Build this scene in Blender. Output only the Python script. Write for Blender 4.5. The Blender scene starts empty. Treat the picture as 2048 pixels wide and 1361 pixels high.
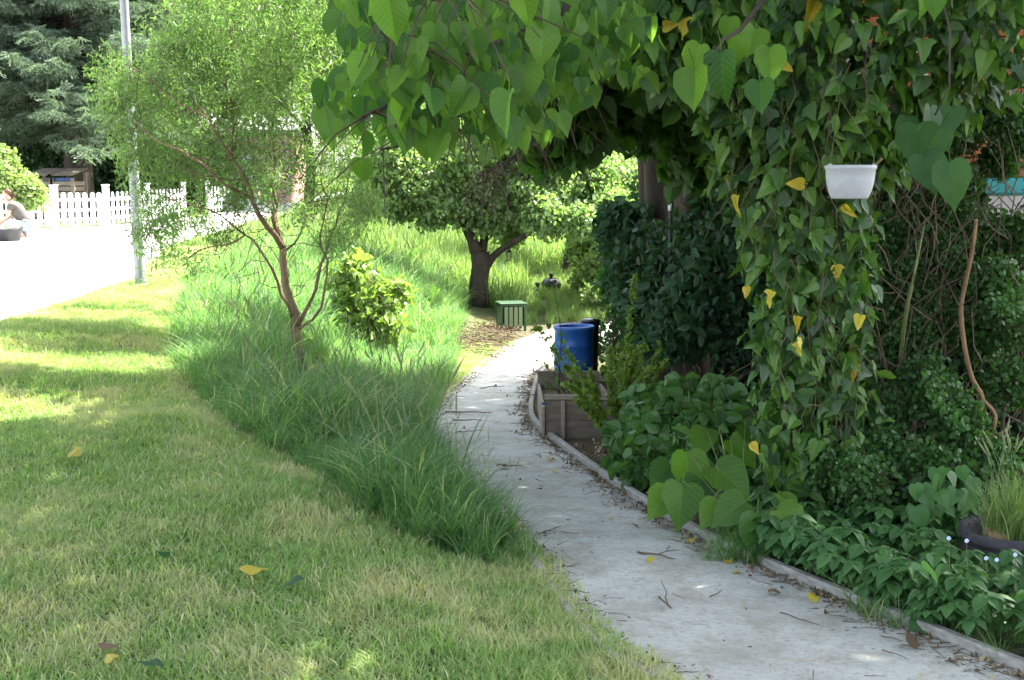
import bpy, math, random
import numpy as np
from mathutils import Vector, Euler, Matrix
R = math.radians
random.seed(7); rng = np.random.default_rng(7)
sc = bpy.context.scene
COL = sc.collection

# ------------------------------------------------------------------ camera, sky, sun, exposure
CAMZ, PITCH, F = 1.6, math.atan(310/2400), 2400.0
cd = bpy.data.cameras.new('camera'); cam = bpy.data.objects.new('camera', cd); COL.objects.link(cam)
cam.location = (0, 0, CAMZ); cam.rotation_euler = (R(90)-PITCH, 0, 0)
cd.sensor_width = 36; cd.lens = 36*F/2048; cd.clip_start = .05; cd.clip_end = 600
sc.camera = cam
SUN_EL, SUN_AZ = R(56), R(58)          # azimuth measured from +Y towards +X
w = bpy.data.worlds.new('World'); sc.world = w; w.use_nodes = True
nt = w.node_tree; nt.nodes.clear()
sky = nt.nodes.new('ShaderNodeTexSky'); sky.sky_type = 'NISHITA'; sky.sun_disc = False
sky.sun_elevation = SUN_EL; sky.sun_rotation = SUN_AZ
sky.air_density = 1.0; sky.dust_density = 3.0; sky.ozone_density = 1.0
bg = nt.nodes.new('ShaderNodeBackground'); bg.inputs[1].default_value = .15
wo = nt.nodes.new('ShaderNodeOutputWorld'); hs = nt.nodes.new('ShaderNodeHueSaturation'); hs.inputs['Saturation'].default_value = .58; nt.links.new(sky.outputs[0], hs.inputs['Color']); nt.links.new(hs.outputs[0], bg.inputs[0]); nt.links.new(bg.outputs[0], wo.inputs[0])
sd = bpy.data.lights.new('sun', 'SUN'); sd.energy = 4.6; sd.angle = R(.53); sd.color = (1, .96, .88)
so = bpy.data.objects.new('sun', sd); COL.objects.link(so)
sdir = Vector((math.sin(SUN_AZ)*math.cos(SUN_EL), math.cos(SUN_AZ)*math.cos(SUN_EL), math.sin(SUN_EL)))
so.rotation_euler = (-sdir).to_track_quat('-Z', 'Y').to_euler(); so.location = sdir*40
vs = sc.view_settings; vs.view_transform = 'Standard'; vs.look = 'None'; vs.exposure = 2.62; vs.gamma = 1; vs.use_curve_mapping = False
sc.cycles.use_denoising = True; sc.cycles.max_bounces = 8; sc.cycles.transparent_max_bounces = 6
sc.cycles.diffuse_bounces = 4; sc.cycles.transmission_bounces = 5; sc.cycles.glossy_bounces = 2
sc.cycles.sample_clamp_indirect = 6; sc.cycles.caustics_reflective = False; sc.cycles.caustics_refractive = False

# ------------------------------------------------------------------ projection helpers (photo pixels of the 2048 frame -> the place)
cp, sp = math.cos(PITCH), math.sin(PITCH)
def rayd(px, py):
    a, b = (px-1024)/F, -(py-680.5)/F
    return np.array([a, cp + b*sp, -sp + b*cp])
def P(px, py, Y):
    d = rayd(px, py); d = d/d[1]
    return Vector((d[0]*Y, Y, CAMZ + d[2]*Y))
def proj(p):
    x, y, z = p[0], p[1], p[2]-CAMZ
    f = y*cp - z*sp; u = y*sp + z*cp
    if f < .05: return None
    return (1024 + F*x/f, 680.5 - F*u/f, f)
def ip(x, pts): return float(np.interp(x, [p[0] for p in pts], [p[1] for p in pts]))
ZP = [(-8, .15), (2, .03), (3.5, -.02), (5.6, -.15), (10.3, -.45), (16, -.7), (20.5, -.7), (30, -.15), (45, .65), (80, 1.1), (140, 1.6)]
ZS = [(-8, .2), (10, .36), (15, .40), (30, .56), (45, .75), (60, .92), (140, 1.9)]
XS = [(-8, -4.3), (10.8, -4.6), (15.4, -4.85), (21.7, -6.2), (30, -6.7), (44, -7.4), (60, -8), (140, -9)]
XF = [(-8, -30), (19, -30), (24, -18), (27.4, -11.8), (29.4, -11.3), (30.5, -10.4), (34, -9.9), (40, -9.7), (52, -10.2), (85, -11.6), (140, -14)]
def hitz(px, py):
    d = rayd(px, py); Y = 2.0
    for _ in range(4000):
        z = CAMZ + d[2]/d[1]*Y
        if z <= ip(Y, ZP): break
        Y += .01
    return (d[0]/d[1]*Y, Y)
LP = [(1500,1480),(1335,1361),(1205,1290),(1078,1130),(1000,1040),(925,970),(872,900),(850,838),(925,765),(1000,705),(1085,668),(1180,650),(1330,642)]
RP = [(2400,1500),(2062,1361),(1890,1293),(1480,1118),(1355,1055),(1240,985),(1115,895),(1060,842),(1062,790),(1085,742),(1150,705),(1250,682),(1450,664)]
LW = [hitz(*p) for p in LP]; RW = [hitz(*p) for p in RP]
XL = sorted([(y, x) for x, y in LW[:11]] + [(-6, LW[0][0]+.3)]); XR = sorted([(y, x) for x, y in RW[:10]] + [(-6, RW[0][0]+.5)])
_zp = np.array(ZP); _zs = np.array(ZS); _xs = np.array(XS); _xl = np.array(XL); _xf = np.array(XF)
def sm(t): t = np.clip(t, 0, 1); return t*t*(3-2*t)
def H(x, y):
    x = np.asarray(x, float); y = np.asarray(y, float)
    zp = np.interp(y, _zp[:,0], _zp[:,1]); zs = np.interp(y, _zs[:,0], _zs[:,1])
    xs = np.interp(y, _xs[:,0], _xs[:,1]); xl = np.interp(y, _xl[:,0], _xl[:,1])
    b0 = np.interp(y, [-8, 4, 8, 12, 16], [.0, .02, .14, .30, .41]); b0 = np.where(y > 16, zs, b0)
    bl = b0 + (zs-b0)*sm((xs+1.6-x)/1.6)
    wd = np.interp(y, [3, 5, 8, 12, 16, 25, 60], [.5, 1.0, 2.2, 3.2, 4.4, 5.6, 6])
    t = sm((xl - .03 - x)/wd)
    h = zp + (bl-zp)*t
    bump = .018*np.sin(x*1.7+y*.9)+.012*np.sin(x*3.1-y*2.3)
    xf = np.interp(y, _xf[:,0], _xf[:,1])
    onst = (x < xs) & (x > xf)
    return h + bump*np.clip((xl-x)*2, 0, 1)*np.clip((x-xs)*2, 0, 1) - np.where(onst, .05, 0)
def h(x, y): return float(H(x, y))
def G(px, py):
    d = rayd(px, py); d = d/d[1]; Y = 2.0
    while Y < 130:
        if CAMZ + d[2]*Y <= h(d[0]*Y, Y): break
        Y += .02 if Y < 15 else .08
    return Vector((d[0]*Y, Y, h(d[0]*Y, Y)))

# ------------------------------------------------------------------ object helpers
def tag(o, label=None, cat=None, group=None, kind=None):
    if label: o['label'] = label
    if cat: o['category'] = cat
    if group: o['group'] = group
    if kind: o['kind'] = kind
    return o
def thing(name, label, cat, loc=(0,0,0), group=None, rz=0):
    o = bpy.data.objects.new(name, None); COL.objects.link(o); o.location = loc; o.rotation_euler = (0,0,rz)
    o.empty_display_size = .1
    return tag(o, label, cat, group)
def mesh(name, V, Fc, mat, smooth=False, uv=None):
    me = bpy.data.meshes.new(name); me.from_pydata([tuple(v) for v in V], [], [tuple(f) for f in Fc])
    for m in (mat if isinstance(mat, (list, tuple)) else [mat]):
        if m: me.materials.append(m)
    if smooth: me.polygons.foreach_set('use_smooth', [True]*len(me.polygons))
    if uv is not None:
        l = me.uv_layers.new(name='UVMap'); idx = np.zeros(len(me.loops), int); me.loops.foreach_get('vertex_index', idx)
        l.data.foreach_set('uv', np.asarray(uv, float)[idx].ravel())
    me.update(); return me
def put(name, me, parent=None, loc=None, rot=None, scl=None):
    """links a mesh; coordinates are world ones, and a parent (an unrotated Empty) is compensated for"""
    o = bpy.data.objects.new(name, me); COL.objects.link(o)
    base = Vector((0,0,0)) if loc is None else Vector(loc)
    if parent is not None:
        o.parent = parent; base = base - Vector(parent.location)
    o.location = base
    if rot is not None: o.rotation_euler = rot
    if scl is not None: o.scale = scl if isinstance(scl, (tuple, list)) else (scl,)*3
    return o
class MB:
    def __init__(s): s.V = []; s.F = []
    def add(s, V, Fc):
        n = len(s.V); s.V += [tuple(v) for v in V]; s.F += [tuple(i+n for i in f) for f in Fc]; return s
    def box(s, c, d, M=None, bev=0):
        cx, cy, cz = c; x, y, z = d[0]/2, d[1]/2, d[2]/2
        if bev:
            b = bev; V = []
            for sz in (-1, 1):
                for k in range(2):
                    xi, yi = (x-b, y-b) if k == (0 if sz < 0 else 1) else (x, y)
                    zz = sz*(z if k == (0 if sz < 0 else 1) else z-b)
                    for sx, sy in ((-1,-1),(1,-1),(1,1),(-1,1)): V.append((sx*xi, sy*yi, zz))
            Fc = [(3,2,1,0), (12,13,14,15)] + [(k*4+j, k*4+(j+1)%4, k*4+4+(j+1)%4, k*4+4+j) for k in range(3) for j in range(4)]
        else:
            V = [(a*x, b_*y, e*z) for e in (-1,1) for a, b_ in ((-1,-1),(1,-1),(1,1),(-1,1))]
            Fc = [(3,2,1,0),(4,5,6,7),(0,1,5,4),(1,2,6,5),(2,3,7,6),(3,0,4,7)]
        V = [Vector(v) for v in V]
        if M is not None: V = [M @ v for v in V]
        return s.add([v + Vector(c) for v in V], Fc)
    def tube(s, pts, rad, n=6, cap=True):
        pts = [Vector(p) for p in pts]; k = len(pts)
        if not hasattr(rad, '__len__'): rad = [rad]*k
        up = Vector((.31, .17, .93)); V = []
        for i, p in enumerate(pts):
            d = (pts[min(i+1, k-1)] - pts[max(i-1, 0)]); d = d.normalized() if d.length > 1e-9 else Vector((0,0,1))
            if abs(d.dot(up)) > .97: u_ = Vector((1,0,0))
            else: u_ = up
            a = d.cross(u_).normalized(); b = d.cross(a)
            for j in range(n):
                t = 2*math.pi*j/n; V.append(p + (a*math.cos(t)+b*math.sin(t))*rad[i])
        Fc = [(i*n+j, i*n+(j+1)%n, (i+1)*n+(j+1)%n, (i+1)*n+j) for i in range(k-1) for j in range(n)]
        if cap: Fc += [tuple(range(n-1, -1, -1)), tuple((k-1)*n+j for j in range(n))]
        return s.add(V, Fc)
    def lathe(s, prof, n=24, c=(0,0,0), wob=0):
        V = []
        for r, z in prof:
            for j in range(n):
                t = 2*math.pi*j/n; rr = r*(1+wob*math.sin(3*t+z*9)); V.append((c[0]+rr*math.cos(t), c[1]+rr*math.sin(t), c[2]+z))
        Fc = [(i*n+j, i*n+(j+1)%n, (i+1)*n+(j+1)%n, (i+1)*n+j) for i in range(len(prof)-1) for j in range(n)]
        Fc.append(tuple(range(n-1, -1, -1)))
        return s.add(V, Fc)
    def make(s, name, mat, parent=None, smooth=False, **k):
        return put(name, mesh(name, s.V, s.F, mat, smooth), parent, **k)
def unloc(mb, root):
    """geometry given in world coordinates under a root: shift nothing, put() compensates"""
    return mb

# ------------------------------------------------------------------ materials
def mat(name):
    m = bpy.data.materials.new(name); m.use_nodes = True; n = m.node_tree; n.nodes.clear(); return m, n
def N(n, t, **k):
    x = n.nodes.new(t)
    for a, v in k.items(): setattr(x, a, v)
    return x
def L(n, a, b): n.links.new(a, b)
def ramp(n, fac, stops):
    r = N(n, 'ShaderNodeValToRGB'); e = r.color_ramp.elements
    while len(e) < len(stops): e.new(.5)
    for i, (p, c) in enumerate(stops): e[i].position = p; e[i].color = (*c, 1)
    L(n, fac, r.inputs[0]); return r.outputs[0]
def noise(n, scale, detail=3, vec=None, rough=.6):
    t = N(n, 'ShaderNodeTexNoise'); t.inputs['Scale'].default_value = scale; t.inputs['Detail'].default_value = detail; t.inputs['Roughness'].default_value = rough
    if vec is not None: L(n, vec, t.inputs['Vector'])
    return t.outputs[0]
def mixc(n, fac, a, b, mode='MIX'):
    x = N(n, 'ShaderNodeMix', data_type='RGBA', blend_type=mode)
    if isinstance(fac, (int, float)): x.inputs[0].default_value = fac
    else: L(n, fac, x.inputs[0])
    for v, i in ((a, 6), (b, 7)):
        if isinstance(v, tuple): x.inputs[i].default_value = (*v, 1)
        else: L(n, v, x.inputs[i])
    return x.outputs[2]
def mth(n, op, a, b=None, c=None):
    x = N(n, 'ShaderNodeMath', operation=op)
    for i, v in enumerate((a, b, c)):
        if v is None: continue
        if isinstance(v, (int, float)): x.inputs[i].default_value = v
        else: L(n, v, x.inputs[i])
    return x.outputs[0]
def finish(n, col, rough=.6, spec=.5, bump=None, bs=.3, bd=.01, transl=0, tcol=None, metal=0, coat=0):
    p = N(n, 'ShaderNodeBsdfPrincipled')
    if isinstance(col, tuple): p.inputs['Base Color'].default_value = (*col, 1)
    else: L(n, col, p.inputs['Base Color'])
    if isinstance(rough, (int, float)): p.inputs['Roughness'].default_value = rough
    else: L(n, rough, p.inputs['Roughness'])
    p.inputs['Specular IOR Level'].default_value = spec; p.inputs['Metallic'].default_value = metal
    p.inputs['Coat Weight'].default_value = coat
    if bump is not None:
        b = N(n, 'ShaderNodeBump'); b.inputs['Strength'].default_value = bs; b.inputs['Distance'].default_value = bd
        L(n, bump, b.inputs['Height']); L(n, b.outputs[0], p.inputs['Normal'])
    o = N(n, 'ShaderNodeOutputMaterial'); out = p.outputs[0]
    if transl:
        t = N(n, 'ShaderNodeBsdfTranslucent')
        if tcol is None: tcol = mixc(n, 1.0, col if not isinstance(col, tuple) else col, (1.55, 1.75, .75), 'MULTIPLY')
        L(n, tcol, t.inputs[0])
        ms = N(n, 'ShaderNodeMixShader'); ms.inputs[0].default_value = transl
        L(n, out, ms.inputs[1]); L(n, t.outputs[0], ms.inputs[2]); out = ms.outputs[0]
    L(n, out, o.inputs[0])
def leaf_mat(name, c1, c2, transl=.35, rough=.4, spec=.5, vein=0, patch=None, pscale=.6, odd=None, oddp=.97):
    m, n = mat(name)
    oi = N(n, 'ShaderNodeObjectInfo'); ge = N(n, 'ShaderNodeNewGeometry')
    f = mth(n, 'FRACT', mth(n, 'ADD', oi.outputs['Random'], ge.outputs['Random Per Island']))
    col = mixc(n, f, c1, c2)
    nz = noise(n, 14 if vein else 6, 3, ge.outputs['Position'])
    col = mixc(n, mth(n, 'MULTIPLY', nz, .5), col, tuple(x*.6 for x in c1))
    if patch is not None:
        pn = noise(n, pscale, 4, ge.outputs['Position'], .65)
        pf = ramp(n, pn, [(.46, (0,0,0)), (.62, (.95,.95,.95))])
        f2 = mth(n, 'MULTIPLY', pf, mth(n, 'ADD', .35, mth(n, 'MULTIPLY', f, .65)))
        col = mixc(n, f2, col, patch)
    if odd is not None:
        g = mth(n, 'GREATER_THAN', mth(n, 'FRACT', mth(n, 'MULTIPLY', f, 7.31)), oddp); col = mixc(n, g, col, odd)
    bump = None
    if vein:
        tc = N(n, 'ShaderNodeUVMap'); s = N(n, 'ShaderNodeSeparateXYZ'); L(n, tc.outputs[0], s.inputs[0])
        au = mth(n, 'ABSOLUTE', s.outputs[0])
        q = mth(n, 'FRACT', mth(n, 'MULTIPLY', mth(n, 'SUBTRACT', s.outputs[1], mth(n, 'MULTIPLY', au, .75)), 7))
        d = mth(n, 'ABSOLUTE', mth(n, 'SUBTRACT', q, .5))
        v1 = ramp(n, d, [(.0, (1,1,1)), (.16, (0,0,0))])
        v2 = ramp(n, au, [(.0, (1,1,1)), (.035, (0,0,0))])
        vv = mth(n, 'MAXIMUM', v1, v2)
        col = mixc(n, mth(n, 'MULTIPLY', vv, vein), col, tuple(min(1, x*2.1+.02) for x in c2)); bump = mth(n, 'SUBTRACT', 1, vv)
    finish(n, col, rough, spec, bump, .35, .002, transl)
    return m
def simple(name, c1, c2, scale=8, rough=.7, spec=.4, bs=.25, bd=.01, stretch=None, metal=0, coat=0, detail=5):
    m, n = mat(name); tc = N(n, 'ShaderNodeTexCoord'); vec = tc.outputs['Object']
    if stretch:
        mp = N(n, 'ShaderNodeMapping'); mp.inputs['Scale'].default_value = stretch; L(n, vec, mp.inputs[0]); vec = mp.outputs[0]
    nz = noise(n, scale, detail, vec, .65)
    finish(n, ramp(n, nz, [(.3, c1), (.7, c2)]), rough, spec, nz, bs, bd, metal=metal, coat=coat); return m

M = {}
M['lime'] = leaf_mat('lime_leaf', (.035,.10,.028), (.14,.26,.035), .58, .5, .35, vein=.10)  # wide colour spread imitates uneven backlighting of the leaves
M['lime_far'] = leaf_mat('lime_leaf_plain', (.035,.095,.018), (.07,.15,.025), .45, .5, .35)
M['ivy'] = leaf_mat('ivy_leaf', (.042,.12,.018), (.125,.235,.032), .25, .42, .4, vein=.14)
M['ivy_dark'] = leaf_mat('ivy_leaf_dark', (.024,.065,.022), (.06,.13,.03), .2, .42, .4, vein=.15)
M['yellow'] = leaf_mat('yellow_leaf', (.38,.27,.02), (.50,.42,.06), .3, .5, .35, vein=.1)
M['brownleaf'] = leaf_mat('brown_leaf', (.085,.055,.035), (.20,.13,.08), .1, .8, .2)
M['willow'] = leaf_mat('willow_leaf', (.11,.20,.07), (.22,.33,.13), .5, .45, .4)
M['apple'] = leaf_mat('apple_leaf', (.15,.245,.10), (.30,.40,.18), .5, .5, .4)
M['laurel'] = leaf_mat('laurel_leaf', (.15,.24,.06), (.30,.40,.11), .35, .25, .6)
M['far'] = leaf_mat('far_leaf', (.15,.22,.11), (.27,.35,.19), .45, .5, .4)  # leaf colour paled in place of veiling haze
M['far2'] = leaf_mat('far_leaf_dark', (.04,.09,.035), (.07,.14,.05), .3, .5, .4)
M['spruce'] = leaf_mat('spruce_needles', (.09,.14,.085), (.26,.34,.25), .15, .6, .3)
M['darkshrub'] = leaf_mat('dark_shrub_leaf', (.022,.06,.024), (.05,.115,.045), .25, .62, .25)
M['smallleaf'] = leaf_mat('small_shrub_leaf', (.03,.09,.022), (.075,.17,.035), .3, .45, .4)
M['peony'] = leaf_mat('broad_shrub_leaf', (.045,.12,.03), (.10,.21,.05), .3, .42, .4, vein=.1)
M['sprig'] = leaf_mat('sprig_leaf', (.12,.20,.03), (.22,.32,.05), .4, .5, .4)
M['elder'] = leaf_mat('ground_cover_leaf', (.05,.135,.04), (.11,.23,.07), .35, .5, .35)
M['yellowgreen'] = leaf_mat('bright_shrub_leaf', (.17,.25,.08), (.28,.37,.14), .4, .5, .4)
M['lawn'] = leaf_mat('lawn_blade', (.17,.29,.085), (.31,.42,.15), .45, .6, .3, patch=(.52,.46,.29), pscale=1.5, odd=(.50,.45,.30), oddp=.86)
M['tall'] = leaf_mat('tall_grass_blade', (.075,.18,.055), (.18,.32,.11), .48, .5, .35, odd=(.40,.42,.24), oddp=.90)
M['meadow'] = leaf_mat('meadow_blade', (.13,.21,.07), (.24,.32,.13), .5, .5, .35, odd=(.36,.36,.18), oddp=.95)
M['seed'] = leaf_mat('seed_head', (.22,.26,.12), (.34,.36,.2), .3, .7, .2)
M['fern'] = leaf_mat('fern_frond', (.10,.19,.05), (.17,.27,.08), .4, .5, .3)
M['bark'] = simple('bark', (.026,.021,.016), (.085,.068,.05), 6, .9, .2, .8, .03, (1,1,.25))
M['willowbark'] = simple('willow_bark', (.13,.085,.05), (.30,.205,.125), 9, .85, .2, .6, .01, (1,1,.3))
M['twig'] = simple('twig', (.06,.045,.03), (.17,.125,.08), 12, .85, .2)
M['orangebranch'] = simple('orange_branch', (.15,.085,.045), (.30,.185,.10), 10, .8, .25, .5, .01, (1,1,.3))
M['greentwig'] = simple('green_twig', (.10,.13,.04), (.2,.22,.08), 12, .7, .3)
M['redtwig'] = simple('red_twig', (.035,.024,.016), (.08,.05,.032), 12, .7, .3)
def ground_mat():
    m, n = mat('ground'); ge = N(n, 'ShaderNodeNewGeometry'); pos = ge.outputs['Position']
    a = noise(n, 1.2, 5, pos); b = noise(n, 22, 6, pos, .7)
    soil = ramp(n, b, [(.3, (.035,.025,.017)), (.7, (.11,.085,.058))])
    green = ramp(n, b, [(.3, (.045,.065,.02)), (.7, (.11,.13,.045))])
    f = ramp(n, a, [(.40, (0,0,0)), (.60, (1,1,1))])
    s = N(n, 'ShaderNodeSeparateXYZ'); L(n, pos, s.inputs[0])
    left = ramp(n, mth(n, 'ADD', mth(n, 'MULTIPLY', s.outputs[0], -.5), .5), [(.35, (0,0,0)), (.6, (1,1,1))])
    col = mixc(n, mth(n, 'MAXIMUM', mth(n, 'MULTIPLY', f, .6), mth(n, 'MULTIPLY', left, .75)), soil, green)
    finish(n, col, .95, .2, b, .8, .03); return m
M['ground'] = ground_mat()
def path_mat():
    m, n = mat('path_concrete'); ge = N(n, 'ShaderNodeNewGeometry'); pos = ge.outputs['Position']
    a = noise(n, 1.6, 5, pos, .6); b = noise(n, 42, 5, pos, .8); c = noise(n, 5, 6, pos, .75)
    col = ramp(n, a, [(.32, (.33,.335,.30)), (.68, (.49,.495,.455))])
    col = mixc(n, ramp(n, b, [(.34, (.75,.75,.75)), (.5, (0,0,0))]), col, (.20,.19,.16))
    col = mixc(n, ramp(n, c, [(.47, (0,0,0)), (.70, (.85,.85,.85))]), col, (.25,.225,.165))
    bump = mth(n, 'ADD', b, mth(n, 'MULTIPLY', c, 1.5))
    finish(n, col, .9, .25, bump, .5, .006); return m
M['path'] = path_mat()
M['street'] = simple('street_concrete', (.42,.41,.38), (.56,.55,.51), 3, .9, .2, .2, .005)
M['kerb'] = simple('kerb_timber', (.17,.155,.135), (.36,.34,.30), 14, .85, .2, .4, .004, (1,1,4))
M['whitepaint'] = simple('white_paint', (.72,.73,.73), (.82,.83,.83), 5, .5, .4, .1, .002)
M['metal'] = simple('grey_metal', (.22,.225,.23), (.30,.305,.315), 4, .45, .5, .05, .002, metal=.35)
M['plank'] = simple('planter_plank', (.095,.075,.055), (.21,.17,.125), 5, .85, .25, .5, .006, (1,1,6))
M['plankgrey'] = simple('weathered_plank', (.19,.15,.11), (.33,.275,.21), 5, .85, .25, .5, .006, (1,1,6))
M['blue'] = simple('blue_plastic', (.006,.065,.27), (.015,.11,.38), 3, .38, .5, .1, .004)
M['black'] = simple('black_plastic', (.008,.008,.01), (.02,.02,.024), 3, .2, .6, .3, .01)
M['potwhite'] = simple('white_pot', (.42,.43,.46), (.50,.51,.54), 30, .5, .4, .1, .002)
M['binslat'] = simple('pale_green_plastic', (.13,.17,.08), (.21,.25,.13), 4, .6, .4)
M['bingreen'] = simple('green_plastic', (.02,.055,.025), (.035,.085,.035), 4, .5, .4)
M['brick'] = simple('brick', (.30,.095,.04), (.50,.20,.09), 14, .9, .2, .5, .004)
M['mortar'] = simple('mortar', (.28,.26,.23), (.40,.37,.33), 30, .95, .2)
M['palebox'] = simple('pale_panel', (.5,.45,.42), (.66,.6,.56), 3, .7, .3)
M['teal'] = simple('teal_cover', (.03,.28,.30), (.06,.40,.40), 3, .6, .4)
M['roofgrey'] = simple('grey_roof', (.16,.16,.16), (.25,.25,.25), 3, .8, .3)
M['tubgrey'] = simple('dark_tub', (.02,.022,.025), (.035,.038,.042), 4, .55, .4)
M['rope'] = simple('planter_shell', (.03,.028,.03), (.075,.07,.075), 25, .8, .3, .6, .01)
M['straw'] = simple('straw', (.14,.10,.05), (.27,.20,.10), 25, .9, .2, .6, .01)
M['skin'] = simple('skin', (.40,.22,.16), (.48,.27,.20), 5, .5, .4, .05)
M['hair'] = simple('hair', (.06,.025,.015), (.13,.06,.035), 40, .6, .4, .6, .01)
M['tshirt'] = simple('grey_tshirt', (.075,.07,.062), (.11,.10,.09), 7, .9, .2, .4, .02)
M['denim'] = simple('pale_denim', (.22,.30,.44), (.40,.48,.60), 9, .85, .2, .4, .01)
M['shoe'] = simple('sandal', (.12,.09,.07), (.2,.16,.12), 9, .8, .2)
M['flower'] = simple('pale_blue_petal', (.5,.6,.9), (.7,.76,.95), 9, .6, .2)
def brickwall_mat():
    m, n = mat('far_brick'); tc = N(n, 'ShaderNodeTexCoord')
    mp = N(n, 'ShaderNodeMapping'); mp.inputs['Rotation'].default_value = (R(90), 0, 0); L(n, tc.outputs['Object'], mp.inputs[0])
    b = N(n, 'ShaderNodeTexBrick'); b.inputs['Scale'].default_value = 1; b.inputs['Brick Width'].default_value = .23; b.inputs['Row Height'].default_value = .075
    b.inputs['Mortar Size'].default_value = .008; b.inputs['Color1'].default_value = (.45,.24,.17,1); b.inputs['Color2'].default_value = (.55,.33,.24,1); b.inputs['Mortar'].default_value = (.42,.38,.34,1)
    L(n, mp.outputs[0], b.inputs[0]); finish(n, b.outputs[0], .9, .2); return m
M['farbrick'] = brickwall_mat()

# ------------------------------------------------------------------ leaf shapes (base at 0, tip along -Z, face towards -Y)
OUT = {
 'heart': [(0,0),(.13,-.07),(.30,-.07),(.43,.03),(.50,.20),(.49,.38),(.40,.56),(.26,.73),(.12,.87),(.04,.97),(0,1.06)],
 'heart_low': [(0,0),(.28,-.07),(.48,.2),(.38,.58),(.12,.87),(0,1.05)],
 'ivy': [(0,0),(.14,-.08),(.34,-.05),(.47,.12),(.44,.30),(.33,.50),(.20,.74),(.07,.93),(0,1.0)],
 'ivylobed': [(0,0),(.15,-.08),(.38,-.04),(.56,.16),(.36,.27),(.30,.42),(.22,.66),(.08,.9),(0,1.0)],
 'ell': [(0,0),(.16,.12),(.25,.36),(.22,.62),(.10,.87),(0,1.0)],
 'ell_low': [(0,0),(.22,.3),(.2,.65),(0,1.0)],
 'narrow': [(0,0),(.09,.25),(.08,.6),(0,1.0)],
}
def leaf_vf(kind, Ln, W=1.0, fold=.25, curl=.15, stem=.0, wav=0.0, ser=0.0):
    o = OUT[kind]; V = []; Fc = []; UV = []; k = len(o)
    def pos(u, v, c=False):
        y = -abs(u)*fold*Ln - (-curl*Ln*max(v,0)**2) + (wav*Ln*math.sin(v*9+u*4) if not c else 0)
        return (u*W*Ln, y, -v*Ln)
    for side in (-1, 1):
        b = len(V)
        for i, (u, v) in enumerate(o):
            if ser and 0 < i < k-1: u = u*(1+ser*(1 if i % 2 else -1))
            V.append(pos(0, min(max(v, 0), 1), True) if 0 < i < k-1 else pos(0, v, True)); UV.append((0, v))
            V.append(pos(side*u, v)); UV.append((side*u, v))
        for i in range(k-1):
            a = b+2*i
            q = [a, a+1, a+3, a+2] if side < 0 else [a, a+2, a+3, a+1]
            if i == 0: q = [x for x in q if x != a+1]
            if i == k-2: q = [x for x in q if x != a+3]
            Fc.append(tuple(q))
    if stem:
        b = len(V); r = .012*Ln + .0006
        for i in range(3):
            t = i/2; V += [(-r, -.02*Ln-stem*t*.6*t, stem*t), (r, -.02*Ln-stem*t*.6*t, stem*t)]; UV += [(.5, .5)]*2
        Fc += [(b, b+1, b+3, b+2), (b+2, b+3, b+5, b+4)]
    return V, Fc, UV
def leafmesh(name, kind, Ln, m, **k):
    V, Fc, UV = leaf_vf(kind, Ln, **k); return mesh(name, V, Fc, m, True, UV)
def cluster(name, kind, Ln, n, rad, m, twigm=None, flat=.8, droop=.5, low=True, spread=1.0, **k):
    V, Fc, UV, MI = [], [], [], []
    for i in range(n):
        s = Ln*random.uniform(.7, 1.25)
        v, f, u = leaf_vf(kind, s, fold=random.uniform(.1,.4), curl=random.uniform(0,.3), **k)
        d = Vector((random.gauss(0,1), random.gauss(0,1), random.gauss(0,1)*flat)).normalized()*rad*random.random()**.45
        rot = Euler((random.gauss(-.35, .5)*spread, random.gauss(0, .55)*spread, random.uniform(0, 6.283))).to_matrix()
        if random.random() > droop: rot = Euler((random.uniform(-1.6,1.6), random.uniform(-1.2,1.2), random.uniform(0,6.283))).to_matrix()
        b = len(V); V += [rot @ Vector(p) + d for p in v]; Fc += [tuple(x+b for x in q) for q in f]; UV += u; MI += [0]*len(f)
    if twigm:
        mb = MB()
        for i in range(3):
            a = Vector((random.gauss(0,1), random.gauss(0,1), random.gauss(0,1))).normalized()*rad*.8
            mb.tube([-a*.8, Vector((random.gauss(0,.1)*rad, random.gauss(0,.1)*rad, 0)), a], [rad*.018, rad*.015, rad*.006], 3, False)
        b = len(V); V += mb.V; Fc += [tuple(x+b for x in q) for q in mb.F]; UV += [(.5,.5)]*len(mb.V); MI += [1]*len(mb.F)
    me = mesh(name, V, Fc, [m, twigm] if twigm else m, False, UV)
    me.polygons.foreach_set('material_index', MI); return me
_pc = 0
def protos(meshes):
    global _pc; _pc += 1
    c = bpy.data.collections.new('proto_%02d' % _pc)
    for i, me in enumerate(meshes): c.objects.link(bpy.data.objects.new('p%02d_%02d' % (_pc, i), me))
    c['n'] = len(meshes); return c
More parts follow.
